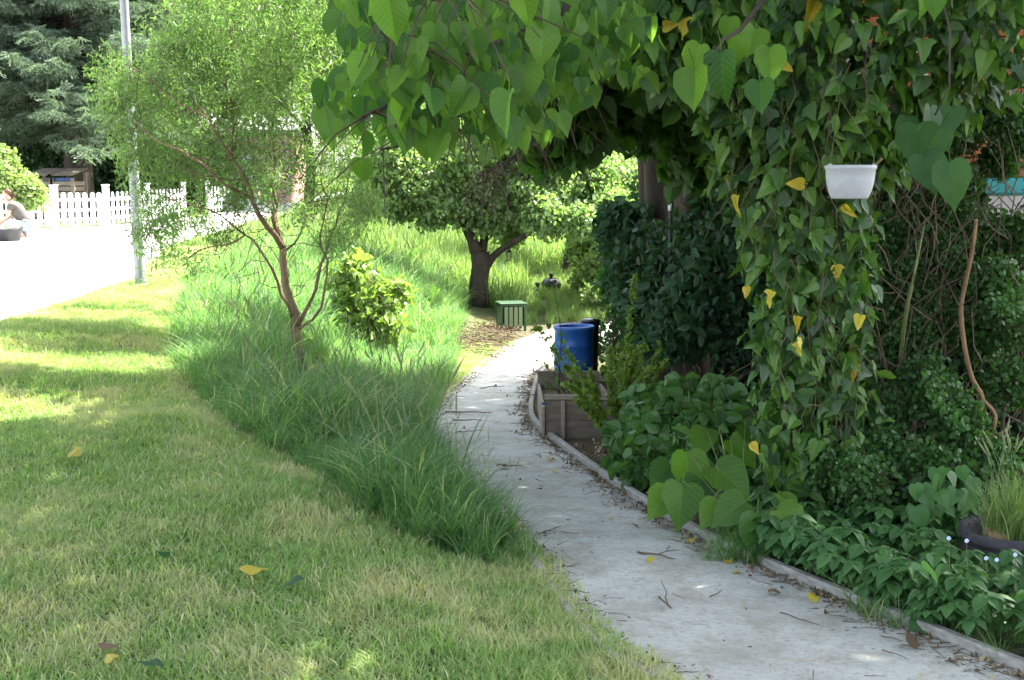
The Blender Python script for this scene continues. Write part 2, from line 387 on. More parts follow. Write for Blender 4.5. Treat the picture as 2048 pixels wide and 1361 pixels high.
def scatter(name, pts, coll, parent=None, rot=None, scl=None, kind='stuff', align='free'):
    pts = np.asarray(pts, float).reshape(-1, 3); n = len(pts)
    off = np.array(parent.location) if parent is not None else np.zeros(3)
    if rot is None:
        if align == 'free': rot = np.column_stack([rng.normal(0,.5,n), rng.normal(0,.5,n), rng.uniform(0,6.283,n)])
        else: rot = np.column_stack([rng.normal(0,.1,n), rng.normal(0,.1,n), rng.uniform(0,6.283,n)])
    if scl is None: scl = rng.uniform(.75, 1.25, n)
    idx = rng.integers(0, coll['n'], n)
    me = bpy.data.meshes.new(name); me.vertices.add(n); me.vertices.foreach_set('co', (pts-off).ravel())
    for nm, ty, dat, key in (('rot','FLOAT_VECTOR',np.asarray(rot,float).ravel(),'vector'),('scl','FLOAT',np.asarray(scl,float),'value'),('idx','INT',idx,'value')):
        a = me.attributes.new(nm, ty, 'POINT'); a.data.foreach_set(key, dat)
    o = bpy.data.objects.new(name, me); COL.objects.link(o)
    if parent is not None: o.parent = parent
    g = bpy.data.node_groups.new('scatter', 'GeometryNodeTree')
    g.interface.new_socket('Geometry', in_out='INPUT', socket_type='NodeSocketGeometry'); g.interface.new_socket('Geometry', in_out='OUTPUT', socket_type='NodeSocketGeometry')
    gi = g.nodes.new('NodeGroupInput'); go = g.nodes.new('NodeGroupOutput')
    mp = g.nodes.new('GeometryNodeMeshToPoints'); io = g.nodes.new('GeometryNodeInstanceOnPoints'); ci = g.nodes.new('GeometryNodeCollectionInfo')
    ci.inputs[0].default_value = coll; ci.inputs['Separate Children'].default_value = True; ci.inputs['Reset Children'].default_value = True
    def na(nm, ty):
        x = g.nodes.new('GeometryNodeInputNamedAttribute'); x.data_type = ty; x.inputs[0].default_value = nm; return [s for s in x.outputs if s.enabled][0]
    g.links.new(gi.outputs[0], mp.inputs[0]); g.links.new(mp.outputs[0], io.inputs['Points']); g.links.new(ci.outputs[0], io.inputs['Instance'])
    io.inputs['Pick Instance'].default_value = True
    g.links.new(na('idx','INT'), io.inputs['Instance Index']); g.links.new(na('rot','FLOAT_VECTOR'), io.inputs['Rotation']); g.links.new(na('scl','FLOAT'), io.inputs['Scale'])
    g.links.new(io.outputs[0], go.inputs[0])
    md = o.modifiers.new('scatter', 'NODES'); md.node_group = g
    if kind: o['kind'] = kind
    return o
def blobpts(blobs, per, inner=.55, flat=.85):
    out = []
    for c, r in blobs:
        n = max(1, int(per)); d = rng.normal(0, 1, (n, 3)); d /= np.linalg.norm(d, axis=1)[:, None]
        rr = (inner + (1-inner)*rng.random(n)**.7)*r*rng.uniform(.85, 1.2, n)
        q = d*rr[:, None]; q[:, 2] *= flat; out.append(q + np.array(c))
    return np.vstack(out)
def pblobs(lst, Y, jy=0, k=1.0):
    return [(P(x, y, Y + random.uniform(-jy, jy)), r/F*Y*k) for x, y, r in lst]
def inside(poly, x, y):
    x = np.asarray(x); y = np.asarray(y); res = np.zeros(x.shape, bool); j = len(poly)-1
    for i in range(len(poly)):
        xi, yi = poly[i][0], poly[i][1]; xj, yj = poly[j][0], poly[j][1]
        c = ((yi > y) != (yj > y)) & (x < (xj-xi)*(y-yi)/(yj-yi+1e-12)+xi); res ^= c; j = i
    return res
def fill(poly, dens, jitter=True):
    xs = [p[0] for p in poly]; ys = [p[1] for p in poly]
    n = int((max(xs)-min(xs))*(max(ys)-min(ys))*dens); x = rng.uniform(min(xs), max(xs), n); y = rng.uniform(min(ys), max(ys), n)
    k = inside(poly, x, y); x, y = x[k], y[k]; return np.column_stack([x, y, H(x, y)])
def wig(a, b, n, amp):
    a, b = Vector(a), Vector(b); r = []
    for i in range(n+1):
        t = i/n; p = a.lerp(b, t); s = math.sin(t*math.pi)
        r.append(p + Vector((random.gauss(0,1), random.gauss(0,1), random.gauss(0,1)))*amp*(0 if i in (0,) else 1)*(.4+s))
    return r

# ================================================================== THE SETTING
xs_ = np.unique(np.concatenate([np.arange(-70,-16,3), np.arange(-16,-7,.6), np.arange(-7,4,.1), np.arange(4,10,.5), np.arange(10,71,3)]))
ys_ = np.unique(np.concatenate([np.arange(-10,2,1), np.arange(2,22,.12), np.arange(22,50,.5), np.arange(50,141,3)]))
XX, YY = np.meshgrid(xs_, ys_); ZZ = H(XX, YY)
inpath = np.zeros(XX.shape, bool)
pathpoly = [(x, y) for x, y in LW] + [(x, y) for x, y in reversed(RW)]
inpath = inside(pathpoly, XX, YY); ZZ = np.where(inpath, ZZ-.03, ZZ)
nx = len(xs_); V = np.column_stack([XX.ravel(), YY.ravel(), ZZ.ravel()])
Fc = [(j*nx+i, j*nx+i+1, (j+1)*nx+i+1, (j+1)*nx+i) for j in range(len(ys_)-1) for i in range(nx-1)]
tag(put('ground', mesh('ground', V, Fc, M['ground'], True)), kind='structure')
# street
V, Fc = [], []; rows = np.concatenate([np.arange(-8, 40, .8), np.arange(40, 130, 3)]); ncol = 9
for Yv in rows:
    a, b = ip(Yv, XF), ip(Yv, XS); 
    for i in range(ncol): t = i/(ncol-1); x = a+(b-a)*t; V.append((x + (.04*math.sin(Yv*2.1) if i == ncol-1 else 0), Yv, ip(Yv, ZS)+.012))
for j in range(len(rows)-1):
    for i in range(ncol-1): Fc.append((j*ncol+i, j*ncol+i+1, (j+1)*ncol+i+1, (j+1)*ncol+i))
tag(put('street', mesh('street', V, Fc, M['street'], True)), kind='structure')
# path: a strip between the two edges, resampled along its run
def resamp(pts, n):
    p = np.array(pts); # Catmull-Rom through the measured edge
    out = []
    for i in range(len(p)-1):
        p0, p1, p2, p3 = p[max(i-1,0)], p[i], p[i+1], p[min(i+2, len(p)-1)]
        for t in np.linspace(0, 1, n, endpoint=False):
            out.append(.5*((2*p1)+(-p0+p2)*t+(2*p0-5*p1+4*p2-p3)*t*t+(-p0+3*p1-3*p2+p3)*t**3))
    out.append(p[-1]); return np.array(out)
Lc, Rc = resamp(LW, 8), resamp(RW, 8)
V, Fc = [], []; nc = 7
for a, b in zip(Lc, Rc):
    for i in range(nc):
        t = i/(nc-1); q = a+(b-a)*t; V.append((q[0], q[1], ip(q[1], ZP)+.006+.006*math.sin(q[1]*3+q[0]*5)))
for j in range(len(Lc)-1):
    for i in range(nc-1): Fc.append((j*nc+i, j*nc+i+1, (j+1)*nc+i+1, (j+1)*nc+i))
path = tag(put('path', mesh('path', V, Fc, M['path'], True)), kind='structure')
# kerb boards along both edges, each board a part
def kerb(edge, side, seglen, wd, hi, phase):
    root = bpy.data.objects.new('kerb', None); COL.objects.link(root); root['kind'] = 'structure'
    d = np.r_[0, np.cumsum(np.linalg.norm(np.diff(edge, axis=0), axis=1))]
    s = phase
    while s < d[-1]-.1:
        e = min(s+seglen*random.uniform(.9,1.1), d[-1]); m_ = max(3, int((e-s)/.12)); V, Fc = [], []
        dz = random.uniform(-.008, .008)
        for i in range(m_+1):
            t = s + .006 + (e-s-.012)*i/m_; x = np.interp(t, d, edge[:,0]); y = np.interp(t, d, edge[:,1])
            x2 = np.interp(min(t+.03, d[-1]), d, edge[:,0]) - np.interp(t-.03, d, edge[:,0]); y2 = np.interp(min(t+.03, d[-1]), d, edge[:,1]) - np.interp(t-.03, d, edge[:,1])
            nn = Vector((y2, -x2, 0)).normalized()*side; z = ip(y, ZP)
            a = Vector((x, y, 0)) + nn*.004; b = a + nn*wd; c = .008
            V += [(a.x, a.y, z-.06), (a.x, a.y, z+hi-c+dz), (a.x+nn.x*c, a.y+nn.y*c, z+hi+dz), (b.x-nn.x*c, b.y-nn.y*c, z+hi+dz), (b.x, b.y, z+hi-c+dz), (b.x, b.y, z-.06)]
        for i in range(m_):
            for j in range(6): Fc.append((i*6+j, i*6+(j+1)%6, (i+1)*6+(j+1)%6, (i+1)*6+j))
        Fc += [(5,4,3,2,1,0), tuple(m_*6+j for j in range(6))]
        put('board', mesh('board', V, Fc, M['kerb']), root); s = e
kerb(Rc, 1, 1.5, .045, .055, .1); kerb(Lc, -1, 1.7, .04, .028, .3)

# ================================================================== GRASS AND GROUND COVER
def blade(V, Fc, base, hgt, wd, az, lean, segs, bend=1.8):
    d = Vector((math.cos(az), math.sin(az), 0)); s = Vector((-d.y, d.x, 0)); b = len(V); tw = random.uniform(-.8,.8)
    s = (s*math.cos(tw)+d*math.sin(tw))
    for i in range(segs):
        t = i/segs; c = Vector(base) + d*(lean*hgt*t**bend) + Vector((0,0,hgt*(t - .35*lean*t**3))); ww = wd*(1-t**1.8)*.5+wd*.08
        V += [c - s*ww, c + s*ww]
    V.append(Vector(base) + d*lean*hgt + Vector((0,0,hgt*(1-.35*lean))))
    for i in range(segs-1): Fc.append((b+2*i, b+2*i+1, b+2*i+3, b+2*i+2))
    Fc.append((b+2*segs-2, b+2*segs-1, b+2*segs))
def tuft(n, rad, hmin, hmax, wd, lean, segs, m, seed=0):
    V, Fc = [], []
    for i in range(n):
        r = rad*random.random()**.5; a = random.uniform(0, 6.283)
        blade(V, Fc, (r*math.cos(a), r*math.sin(a), -.01), random.uniform(hmin, hmax), wd*random.uniform(.7,1.2), random.uniform(0,6.283), abs(random.gauss(lean, .2)), segs)
    k = len(Fc); ms = [m]; MI = [0]*k
    if seed:
        ms = [m, M['seed']]
        for i in range(seed):
            a = random.uniform(0,6.283); hh = hmax*random.uniform(1.15,1.5); le = random.uniform(.1,.35); d = Vector((math.cos(a), math.sin(a), 0))
            pts = [d*le*hh*t**2 + Vector((0,0,hh*t)) for t in (0,.35,.7,.9)]
            mb = MB(); mb.tube(pts, .0012, 3, False)
            tip = [d*le*hh*t**2 + Vector((0,0,hh*t*(1-.03*t))) for t in (.82,.88,.94,1.0)]
            b = len(V); V += mb.V; Fc += [tuple(x+b for x in f) for f in mb.F]; MI += [0]*len(mb.F)
            mb = MB(); mb.tube(tip, [.001,.005,.004,.001], 4, False)
            b = len(V); V += mb.V; Fc += [tuple(x+b for x in f) for f in mb.F]; MI += [1]*len(mb.F)
    me = mesh('tuft', V, Fc, ms); me.polygons.foreach_set('material_index', MI); return me
# --- regions (measured on the photo, laid on the ground)
def gp(lst): return [G(*p) for p in lst]
tall_poly = gp([(1075,1135),(985,1140),(900,1120),(800,1080),(720,1020),(640,965),(540,905),(450,850),(385,780),(345,720),(350,640),(385,560),(420,515),(520,470),(640,425),(800,430),(930,470),(940,560),(930,640),(915,700),(905,752),(850,845),(862,900),(930,990),(1000,1060)])
TALLP = tall_poly
def infr(p, mx=120, my=160):
    x, y, z = p[:,0], p[:,1], p[:,2]-CAMZ; f = y*cp-z*sp; u = y*sp+z*cp
    px = 1024+F*x/f; py = 680.5-F*u/f; return (f > .3) & (px > -mx) & (px < 2048+mx) & (py < 1361+my)
lawn_protos = protos([tuft(26, .07, .015, .06, random.uniform(.0034,.0055), random.uniform(.4,.9), 2, M['lawn']) for _ in range(9)])
lawn_long = protos([tuft(22, .05, .05, .10, .0042, .6, 3, M['lawn']) for _ in range(5)])
lx = gp([(0,642)])[0]
lawn_area = [(-1.2,2.0),(LW[0][0]+.25,2.0)] + [(x+.02, y) for x, y in LW[:5]] + [(p.x+.05, p.y) for p in tall_poly[1:14]] + [(-6.9,32),(ip(21.7,XS)+.02,21.7),(ip(15.4,XS)+.02,15.4),(ip(10.8,XS)+.02,10.8),(-4.5,6),(-4,2.0)]
pl = fill([(p[0], p[1]) for p in lawn_area], 900); pl = pl[infr(pl)]
keep = rng.random(len(pl)) < np.interp(pl[:,1], [3,6,10,20], [1,.8,.45,.2]); pl = pl[keep]
tag(scatter('lawn_grass', pl, lawn_protos, align='up', scl=rng.uniform(.8,1.3,len(pl))*np.interp(pl[:,1],[3,8,20],[1.05,1.2,1.7])), 'short mown lawn with straw patches beside the tall grass', 'lawn grass', kind='stuff')
q = fill([(p[0], p[1]) for p in lawn_area], 220); q = q[infr(q)]
nzv = np.sin(q[:,0]*2.3+1)*np.sin(q[:,1]*1.9+.5)+.6*np.sin(q[:,0]*5.1)*np.sin(q[:,1]*4.3)+rng.normal(0,.35,len(q))
xlq = np.interp(q[:,1], _xl[:,0], _xl[:,1]); q = q[(nzv > .55) | (xlq-q[:,0] < .22)]
q = q[rng.random(len(q)) < np.interp(q[:,1],[3,12],[1,.5])]
tag(scatter('lawn_grass', q, lawn_long, align='up'), 'longer darker tufts standing out of the mown lawn', 'lawn grass', kind='stuff')
qf = fill([(p.x, p.y) for p in gp([(905,690),(915,745),(850,836),(925,763),(1000,703),(1040,686),(985,690)])], 200)
tag(scatter('short_grass', qf, lawn_long, align='up'), 'short thin grass beside the kerb below the brush heap', 'short grass', kind='stuff')
tallp = protos([tuft(34, .11, .18, .46, .0055, .62, 5, M['tall'], seed=(1 if i == 0 else 0)) for i in range(4)] +
  [tuft(20, .10, .25, .58, .0105, .75, 6, M['tall'], seed=(2 if i == 0 else 0)) for i in range(3)] + [tuft(26, .12, .15, .40, .008, 1.0, 6, M['tall'])])
pt = fill([(p.x, p.y) for p in tall_poly], 170); pt = pt[infr(pt)]
pt = pt[rng.random(len(pt)) < np.interp(pt[:,1], [4,8,14,25,50], [1,.85,.6,.4,.22])]
# lower at the borders
bd = np.array([[p.x, p.y] for p in tall_poly]); 
def edged(p):
    a = bd; b = np.roll(bd, -1, axis=0); best = np.full(len(p), 9.0)
    for s, e in zip(a, b):
        v = e-s; t = np.clip(((p[:,:2]-s)@v)/(v@v+1e-9), 0, 1); best = np.minimum(best, np.linalg.norm(p[:,:2]-(s+t[:,None]*v), axis=1))
    return best
ed = edged(pt); sc_ = rng.uniform(.65,1.35,len(pt))*(1+.22*np.sin(pt[:,0]*3.3+pt[:,1]*1.1)*np.sin(pt[:,1]*2.7+1))*np.interp(ed, [0,.25,.8], [.55,.85,1.1])*np.interp(pt[:,1],[5,9,25],[.95,.85,.95])
ppx = 1024+F*pt[:,0]/(pt[:,1]*cp-(pt[:,2]-CAMZ)*sp)
sc_ = np.where((ppx > 640) & (ppx < 850) & (pt[:,1] > 10.5) & (pt[:,1] < 15.5), sc_*.55, sc_)
sc_ = np.where((ppx > 555) & (ppx < 655) & (pt[:,1] > 9.0) & (pt[:,1] < 12.2), sc_*.42, sc_)
def lowverge(p, s): return s*np.where(p[:,1] > 16, np.interp(p[:,0]-np.interp(p[:,1], _xs[:,0], _xs[:,1]), [0,.5,3.2], [.22,.35,1]), 1)
sc_ = lowverge(pt, sc_)
tag(scatter('tall_grass', pt, tallp, align='up', scl=sc_), 'tall uncut grass on the bank between lawn and path', 'tall grass', kind='stuff')
meadp = protos([tuft(34, .16, .25, .6, .012, .4, 4, M['meadow'], seed=(1 if i % 2 else 0)) for i in range(5)])
mead_poly = [(-6.1,21.5),(-6.6,30),(-7.3,44),(-7.8,58),(8,58),(9,22),(3.5,21),(1.6,20.4),(.2,19.6),(-.1,21),(-1.2,23),(-2.6,23)]
pm = fill(mead_poly, 45); pm = pm[infr(pm)]; pm = pm[rng.random(len(pm)) < np.interp(pm[:,1],[20,30,58],[1,.7,.4])]
mpx = 1024+F*pm[:,0]/(pm[:,1]*cp-(pm[:,2]-CAMZ)*sp); mlow = np.where((mpx > 1040) & (mpx < 1215) & (pm[:,1] < 27), .38, 1.0)
tag(scatter('meadow_grass', pm, meadp, align='up', scl=mlow*lowverge(pm, rng.uniform(.8,1.4,len(pm))*np.interp(pm[:,1],[20,50],[1,1.6]))), 'sunlit meadow grass behind the low apple tree', 'meadow grass', kind='stuff')
farm = [(-30,60),(-30,130),(25,130),(25,58),(-8,58),(-9,80)]
pf_ = fill(farm, 3); tag(scatter('verge_grass', pf_, meadp, align='up', scl=rng.uniform(1.4,2.4,len(pf_))), 'bright grass beyond the far end of the street', 'verge grass', kind='stuff')
# ground elder and friends right of the path
def elderplant(m, big=1.0):
    V, Fc, UV = [], [], []; MI = []
    for s in range(3):
        az = random.uniform(0,6.283); hh = random.uniform(.10,.20)*big; tip = Vector((math.cos(az)*.05, math.sin(az)*.05, hh))
        mb = MB(); mb.tube([(0,0,0), tip*.5+Vector((0,0,.01)), tip], .0015, 3, False); b = len(V); V += mb.V; UV += [(.5,.5)]*len(mb.V); Fc += [tuple(x+b for x in f) for f in mb.F]
        for j, a2 in enumerate((0, 1.25, -1.25, 2.3, -2.3)):
            ln = random.uniform(.055,.085)*big*(1 if j == 0 else .85)
            v, f, u = leaf_vf('ell', ln, W=1.35, fold=.35, curl=.35, ser=.06)
            rot = (Matrix.Rotation(az+a2, 3, 'Z') @ Matrix.Rotation(R(random.uniform(65,95)), 3, 'Y').inverted()) @ Matrix.Rotation(R(90), 3, 'Z')
            b = len(V); V += [rot @ Vector(p) + tip for p in v]; UV += u; Fc += [tuple(x+b for x in q) for q in f]
    return mesh('elder', V, Fc, m, True, UV)
eld = protos([elderplant(M['elder'], random.uniform(.85,1.2)) for _ in range(6)])
er = [(x+.09, y) for x, y in RW[:4]][::-1]
cover = [(er[0][0]-.12, er[0][1]+.3)] + er + [(3.4,3.2),(3.6,6.2),(2.0,7.0),(1.25,6.6)]
pe = fill(cover, 130); pe = pe[infr(pe, 200, 260)]
n0 = G(2010,1150)
pe = pe[(rng.random(len(pe)) < .9) & ~((np.hypot(pe[:,0]-n0.x, pe[:,1]-n0.y) < .30) | ((np.abs(pe[:,0]-n0.x*pe[:,1]/n0.y) < .2) & (pe[:,1] > n0.y-.34) & (pe[:,1] < n0.y)))]
ek = []
a_, b_ = G(1490,1118), G(1890,1290)
for _ in range(95):
    t = random.random(); x = a_.x+(b_.x-a_.x)*t+random.uniform(.0,.16); y = a_.y+(b_.y-a_.y)*t+random.uniform(.0,.14); ek.append((x, y, h(x, y)))
pe = np.vstack([pe, np.array(ek)])
tag(scatter('ground_cover', pe, eld, align='up'), 'low leafy ground cover in the bed right of the path', 'ground cover', kind='stuff')
litp_ = []
# grass tussock at the right kerb
tp = protos([tuft(40, .05, .12, .30, .004, .9, 5, M['tall']) for _ in range(4)])
tus = []
for px, py, n, s in ((1500,1120,16,.12),(1560,1080,10,.12),(1620,1060,8,.15),(1470,1085,5,.08),(1800,1200,8,.2),(1900,1230,10,.2),(1980,1280,5,.15)):
    g = G(px, py)
    for _ in range(n): x, y = g.x+random.gauss(0,s*.7), g.y+random.gauss(0,s); tus.append((x, y, h(x, y)))
tag(scatter('tussock_grass', tus, tp, align='up', scl=rng.uniform(.5,1.0,len(tus))), 'arching grass tufts hanging over the right kerb', 'grass tuft', kind='stuff')
# undergrowth round the far side of the path and beneath the trees
mix = protos([cluster('weeds', 'ell', .07, 14, .14, M['peony'], flat=.7) for _ in range(3)] + [cluster('weeds', 'ell', .06, 16, .14, M['elder'], flat=.7) for _ in range(3)])
un = fill([(1.6,6.6),(.95,7.6),(1.0,8.8),(1.3,12),(1.5,15),(1.9,19.5),(7,19.5),(7,6.6)], 16); un[:,2] += rng.uniform(0,.18,len(un))
tag(scatter('undergrowth', un, mix), 'dark weedy undergrowth beneath the shrubs right of the path', 'undergrowth', kind='stuff')
# leaf litter on the path edges and on the bare soil
def flake(ln, m):
    v, f, u = leaf_vf(random.choice(['ell','heart_low','ivy']), ln, fold=random.uniform(.2,.9), curl=random.uniform(-.5,.5), wav=.05)
    rot = Euler((R(90)+random.gauss(0,.2), random.gauss(0,.25), 0)).to_matrix(); vv = [rot @ Vector(p) for p in v]; mz = min(p.z for p in vv)
    return mesh('flake', [(p.x, p.y, p.z-mz) for p in vv], f, m, True, u)
def stick(ln, r):
    mb = MB(); mb.tube(wig((-ln/2,0,r), (ln/2,0,r), 4, ln*.015), [r,r,r*.8,r*.6,r*.4], 4); return mesh('stick', mb.V, mb.F, M['twig'])
M['tanleaf'] = leaf_mat('tan_leaf', (.22,.17,.10), (.40,.33,.20), .1, .8, .2)
litp = protos([flake(random.uniform(.010,.026), M['brownleaf']) for _ in range(6)] + [flake(random.uniform(.010,.028), M['tanleaf']) for _ in range(5)] + [stick(random.uniform(.03,.09), .0018) for _ in range(6)])
lit = []
dR = np.r_[0, np.cumsum(np.linalg.norm(np.diff(Rc, axis=0), axis=1))]
for _ in range(3200):
    t = random.uniform(0, dR[-1]*.8); x = np.interp(t, dR, Rc[:,0]); y = np.interp(t, dR, Rc[:,1])
    clump = .6+.4*math.sin(t*3.1)*math.sin(t*7.7+1); k = abs(random.gauss(0,.10*clump)); lit.append((x-.005-k, y-.3*k, ip(y, ZP)+.014))
dL = np.r_[0, np.cumsum(np.linalg.norm(np.diff(Lc, axis=0), axis=1))]
for _ in range(1300):
    t = random.uniform(0, dL[-1]*.85); x = np.interp(t, dL, Lc[:,0]); y = np.interp(t, dL, Lc[:,1]); k = abs(random.gauss(0,.07)); lit.append((x+.01+k, y, ip(y, ZP)+.014))
for _ in range(150):
    t = random.random(); i = random.randrange(0, len(Lc)-20); q = Lc[i]+(Rc[i]-Lc[i])*t; lit.append((q[0], q[1], ip(q[1], ZP)+.014))
tag(scatter('leaf_litter', lit, litp, rot=np.column_stack([rng.normal(0,.1,len(lit)), rng.normal(0,.1,len(lit)), rng.uniform(0,6.28,len(lit))])), 'brown leaf crumbs and twigs strewn along the path edges', 'leaf litter', kind='stuff')
soil_lit = []
g0 = [G(1120,905), G(1240,975), G(1330,1040), G(1420,1010), G(1300,900), G(1210,880)]
for p in fill([(g.x, g.y) for g in g0], 420): soil_lit.append((p[0], p[1], p[2]+.01))
for p in fill([(g.x, g.y) for g in gp([(905,650),(1040,672),(1080,660),(960,735),(920,740)])], 110): soil_lit.append((p[0], p[1], p[2]+.01))
for p in fill([(.9,6.2),(3.5,6.2),(3.5,9),(1,9)], 60): soil_lit.append((p[0], p[1], p[2]+.01))
tag(scatter('leaf_litter', soil_lit, litp, scl=rng.uniform(.9,2.2,len(soil_lit)), rot=np.column_stack([rng.normal(0,.3,len(soil_lit)), rng.normal(0,.3,len(soil_lit)), rng.uniform(0,6.28,len(soil_lit))])), 'dry leaves and twigs on the bare soil of the beds', 'leaf litter', kind='stuff')

# ================================================================== TREES
# --- corkscrew willow
W0 = G(603,756); wil = thing('willow_tree', 'slim leaning tree with twisted twigs rising from the tall grass', 'tree', W0)
wy = W0.y
def pw(x, y, dy=0): return P(x, y, wy+dy)
mb = MB(); mb.tube([W0-Vector((0,0,.1)), pw(604,735), pw(597,700,.02), pw(590,655,.03)], [.055,.05,.046,.045], 9)
mb.make('trunk', M['willowbark'], wil, True)
def limb(pts, r0, r1, name='limb', m='willowbark', par=None, n=7):
    k = len(pts); mb = MB(); 
    q = []
    for i in range(k-1):
        q.append(Vector(pts[i]))
        q.append((Vector(pts[i])+Vector(pts[i+1]))/2 + Vector((random.gauss(0,1), random.gauss(0,1), random.gauss(0,1)))*(Vector(pts[i+1])-Vector(pts[i])).length*.05)
    q.append(Vector(pts[-1])); kk = len(q)
    mb.tube(q, [r0+(r1-r0)*(i/(kk-1))**.8 for i in range(kk)], n); return mb.make(name, M[m], par or wil, True), q
allpts = []
for pts, a, b in (
  ([(590,658,.03),(580,600,.05),(568,540,.1),(567,498,.1)], .044, .034),
  ([(567,500,.1),(535,455,0),(508,410,-.1),(490,360,-.1),(462,315,-.2),(440,280,-.2),(420,240,-.3),(380,190,-.2)], .032, .006),
  ([(567,500,.1),(548,440,.2),(545,380,.25),(552,320,.3),(545,250,.3),(560,180,.4),(540,110,.3),(555,30,.3)], .032, .008),
  ([(586,640,.05),(562,590,-.1),(545,540,-.2),(520,500,-.3),(490,470,-.3),(455,490,-.4),(400,500,-.4),(370,520,-.5)], .018, .005),
  ([(592,662,.03),(618,610,.2),(635,560,.25),(652,505,.3),(672,450,.35),(690,400,.4),(700,340,.4),(690,290,.4)], .022, .006),
  ([(592,665,.03),(625,640,.0),(648,585,-.1),(655,520,-.1),(640,470,-.1),(655,400,-.1),(640,330,0),(655,250,0)], .016, .005),
  ([(500,395,-.1),(450,370,-.3),(410,330,-.4),(360,300,-.5),(310,280,-.5),(270,240,-.5)], .016, .004),
  ([(545,380,.25),(590,330,.2),(610,270,.3),(650,200,.3),(640,120,.2)], .014, .004),
  ([(462,315,-.2),(470,240,-.1),(450,170,0),(470,90,0),(440,20,0)], .014, .004),
  ([(420,240,-.3),(360,210,-.4),(300,160,-.4),(250,130,-.5)], .010, .003),
  ([(490,470,-.3),(440,430,-.4),(380,410,-.5),(330,400,-.5)], .010, .003),
  ([(567,505,.1),(600,470,.0),(615,430,-.1),(640,400,-.1)], .012, .004),
  ([(548,440,.2),(520,400,.4),(505,340,.5),(520,280,.5),(500,200,.5)], .014, .004)):
    o, q = limb([pw(*p) for p in pts], a, b); allpts += q[2:]
wb = [(235,150,45),(225,200,35),(265,220,45),(300,170,50),(330,110,50),(345,230,60),(390,160,70),(400,60,65),(460,90,75),(470,180,70),(540,60,70),(560,150,70),(610,110,60),(570,230,60),(640,210,55),(640,60,50),(300,290,50),(340,340,50),(310,400,45),(290,460,42),(330,500,38),(350,450,36),(395,440,32),(410,340,45),(440,270,55),(500,300,50),(655,300,50),(690,350,45),(720,400,38),(700,460,28),(640,390,30),(500,360,35),(470,410,30),(540,360,36),(690,250,40),(610,330,40),(400,-20,70),(520,-20,80),(620,-10,70),(680,160,35),(740,420,25),(600,430,22),(660,480,20),(260,330,30),(245,260,26),(440,470,22),(385,530,22),(480,350,30)]
wc = protos([cluster('willow_sprig', 'narrow', .060, 18, .12, M['willow'], M['greentwig'], flat=1.2, droop=.8, W=1.0) for _ in range(8)])
bl = pblobs(wb, wy, .5)
pts = np.vstack([blobpts([(c, r*1.35)], 56*(r/F*2400/wy/60*wy)**0 * (r/(60/F*wy))**2 + (20 if c.z > 2.3 else 6), .15, .95) for c, r in bl])
scatter('foliage', pts, wc, wil)
mb = MB()
for _ in range(420):
    a = Vector(allpts[random.randrange(len(allpts))]); c = Vector(bl[random.randrange(len(bl))][0])
    if (a-c).length > 1.0: continue
    mb.tube(wig(a, a.lerp(c, random.uniform(.5,1.1)), 7, .035), [.005,.0045,.004,.0035,.003,.0025,.002,.0015], 3, False)
o = mb.make('twigs', M['twig'], wil); o['kind'] = 'stuff'

# --- low apple tree
A0 = G(955,612); ay = A0.y; app = thing('apple_tree', 'low broad old tree with a forked thick trunk at the path bend', 'tree', A0)
def pa(x, y, dy=0): return P(x, y, ay+dy)
mb = MB(); mb.tube([A0-Vector((0,0,.15)), pa(957,590), pa(958,560), pa(962,535), pa(960,505)], [.24,.19,.165,.165,.17], 12)
mb.make('trunk', M['bark'], app, True)
for pts, a, b in (([(957,512,0),(945,480,0),(930,450,0),(905,420,-.3),(870,390,-.5)], .13, .04), ([(960,512,0),(968,480,.1),(975,440,.3),(985,380,.4),(990,310,.3)], .10, .03),
                  ([(968,540,0),(985,515,0),(1015,492,-.1),(1050,472,-.2),(1100,440,-.3),(1150,400,-.4)], .085, .03), ([(930,450,0),(920,400,.4),(900,340,.6),(880,280,.5)], .07, .02), ([(1050,472,-.2),(1080,420,.2),(1090,350,.4)], .05, .02)):
    limb([pa(*p) for p in pts], a, b, par=app, m='bark', n=9)
ab = [(790,310,60),(770,360,45),(830,290,70),(830,360,60),(880,330,80),(870,410,50),(930,390,60),(950,290,90),(1000,340,90),(980,430,42),(1040,390,70),(1060,310,80),(1090,430,45),(1130,350,70),(1120,410,45),(1190,350,55),(1210,390,35),(930,230,70),(1040,240,80),(1130,270,60),(860,240,50),(1160,440,28),(1225,420,40),(1240,360,50),(1200,450,24),(760,330,55),(740,400,30),(800,410,25),(1020,460,25)]
ac = protos([cluster('apple_sprig', 'ell', .075, 18, .20, M['apple'], M['twig'], flat=.9, W=1.5) for _ in range(8)])
scatter('foliage', blobpts(pblobs(ab, ay, .9), 150, .2, .9), ac, app)
lr = P(1018,498,ay-.25); lan = thing('hanging_lantern', 'small dark lantern hanging from the right limb of the low tree', 'lantern', lr)
mb = MB(); mb.tube([lr+Vector((0,0,.16)), lr], .003, 4); mb.make('hook', M['black'], lan)
mb = MB(); mb.lathe([(.01,.0),(.02,-.02),(.055,-.06),(.052,-.065),(.0,-.065)], 8, lr); mb.make('cap', M['black'], lan)
mb = MB()
for k in range(6):
    t = k*math.pi/3; mb.tube([lr+Vector((.045*math.cos(t), .045*math.sin(t), -.065)), lr+Vector((.04*math.cos(t), .04*math.sin(t), -.2))], .005, 4)
mb.make('cage', M['black'], lan); mb = MB(); mb.lathe([(.0,-.215),(.048,-.21),(.048,-.195),(.0,-.195)][::-1], 8, lr); mb.make('base', M['black'], lan)

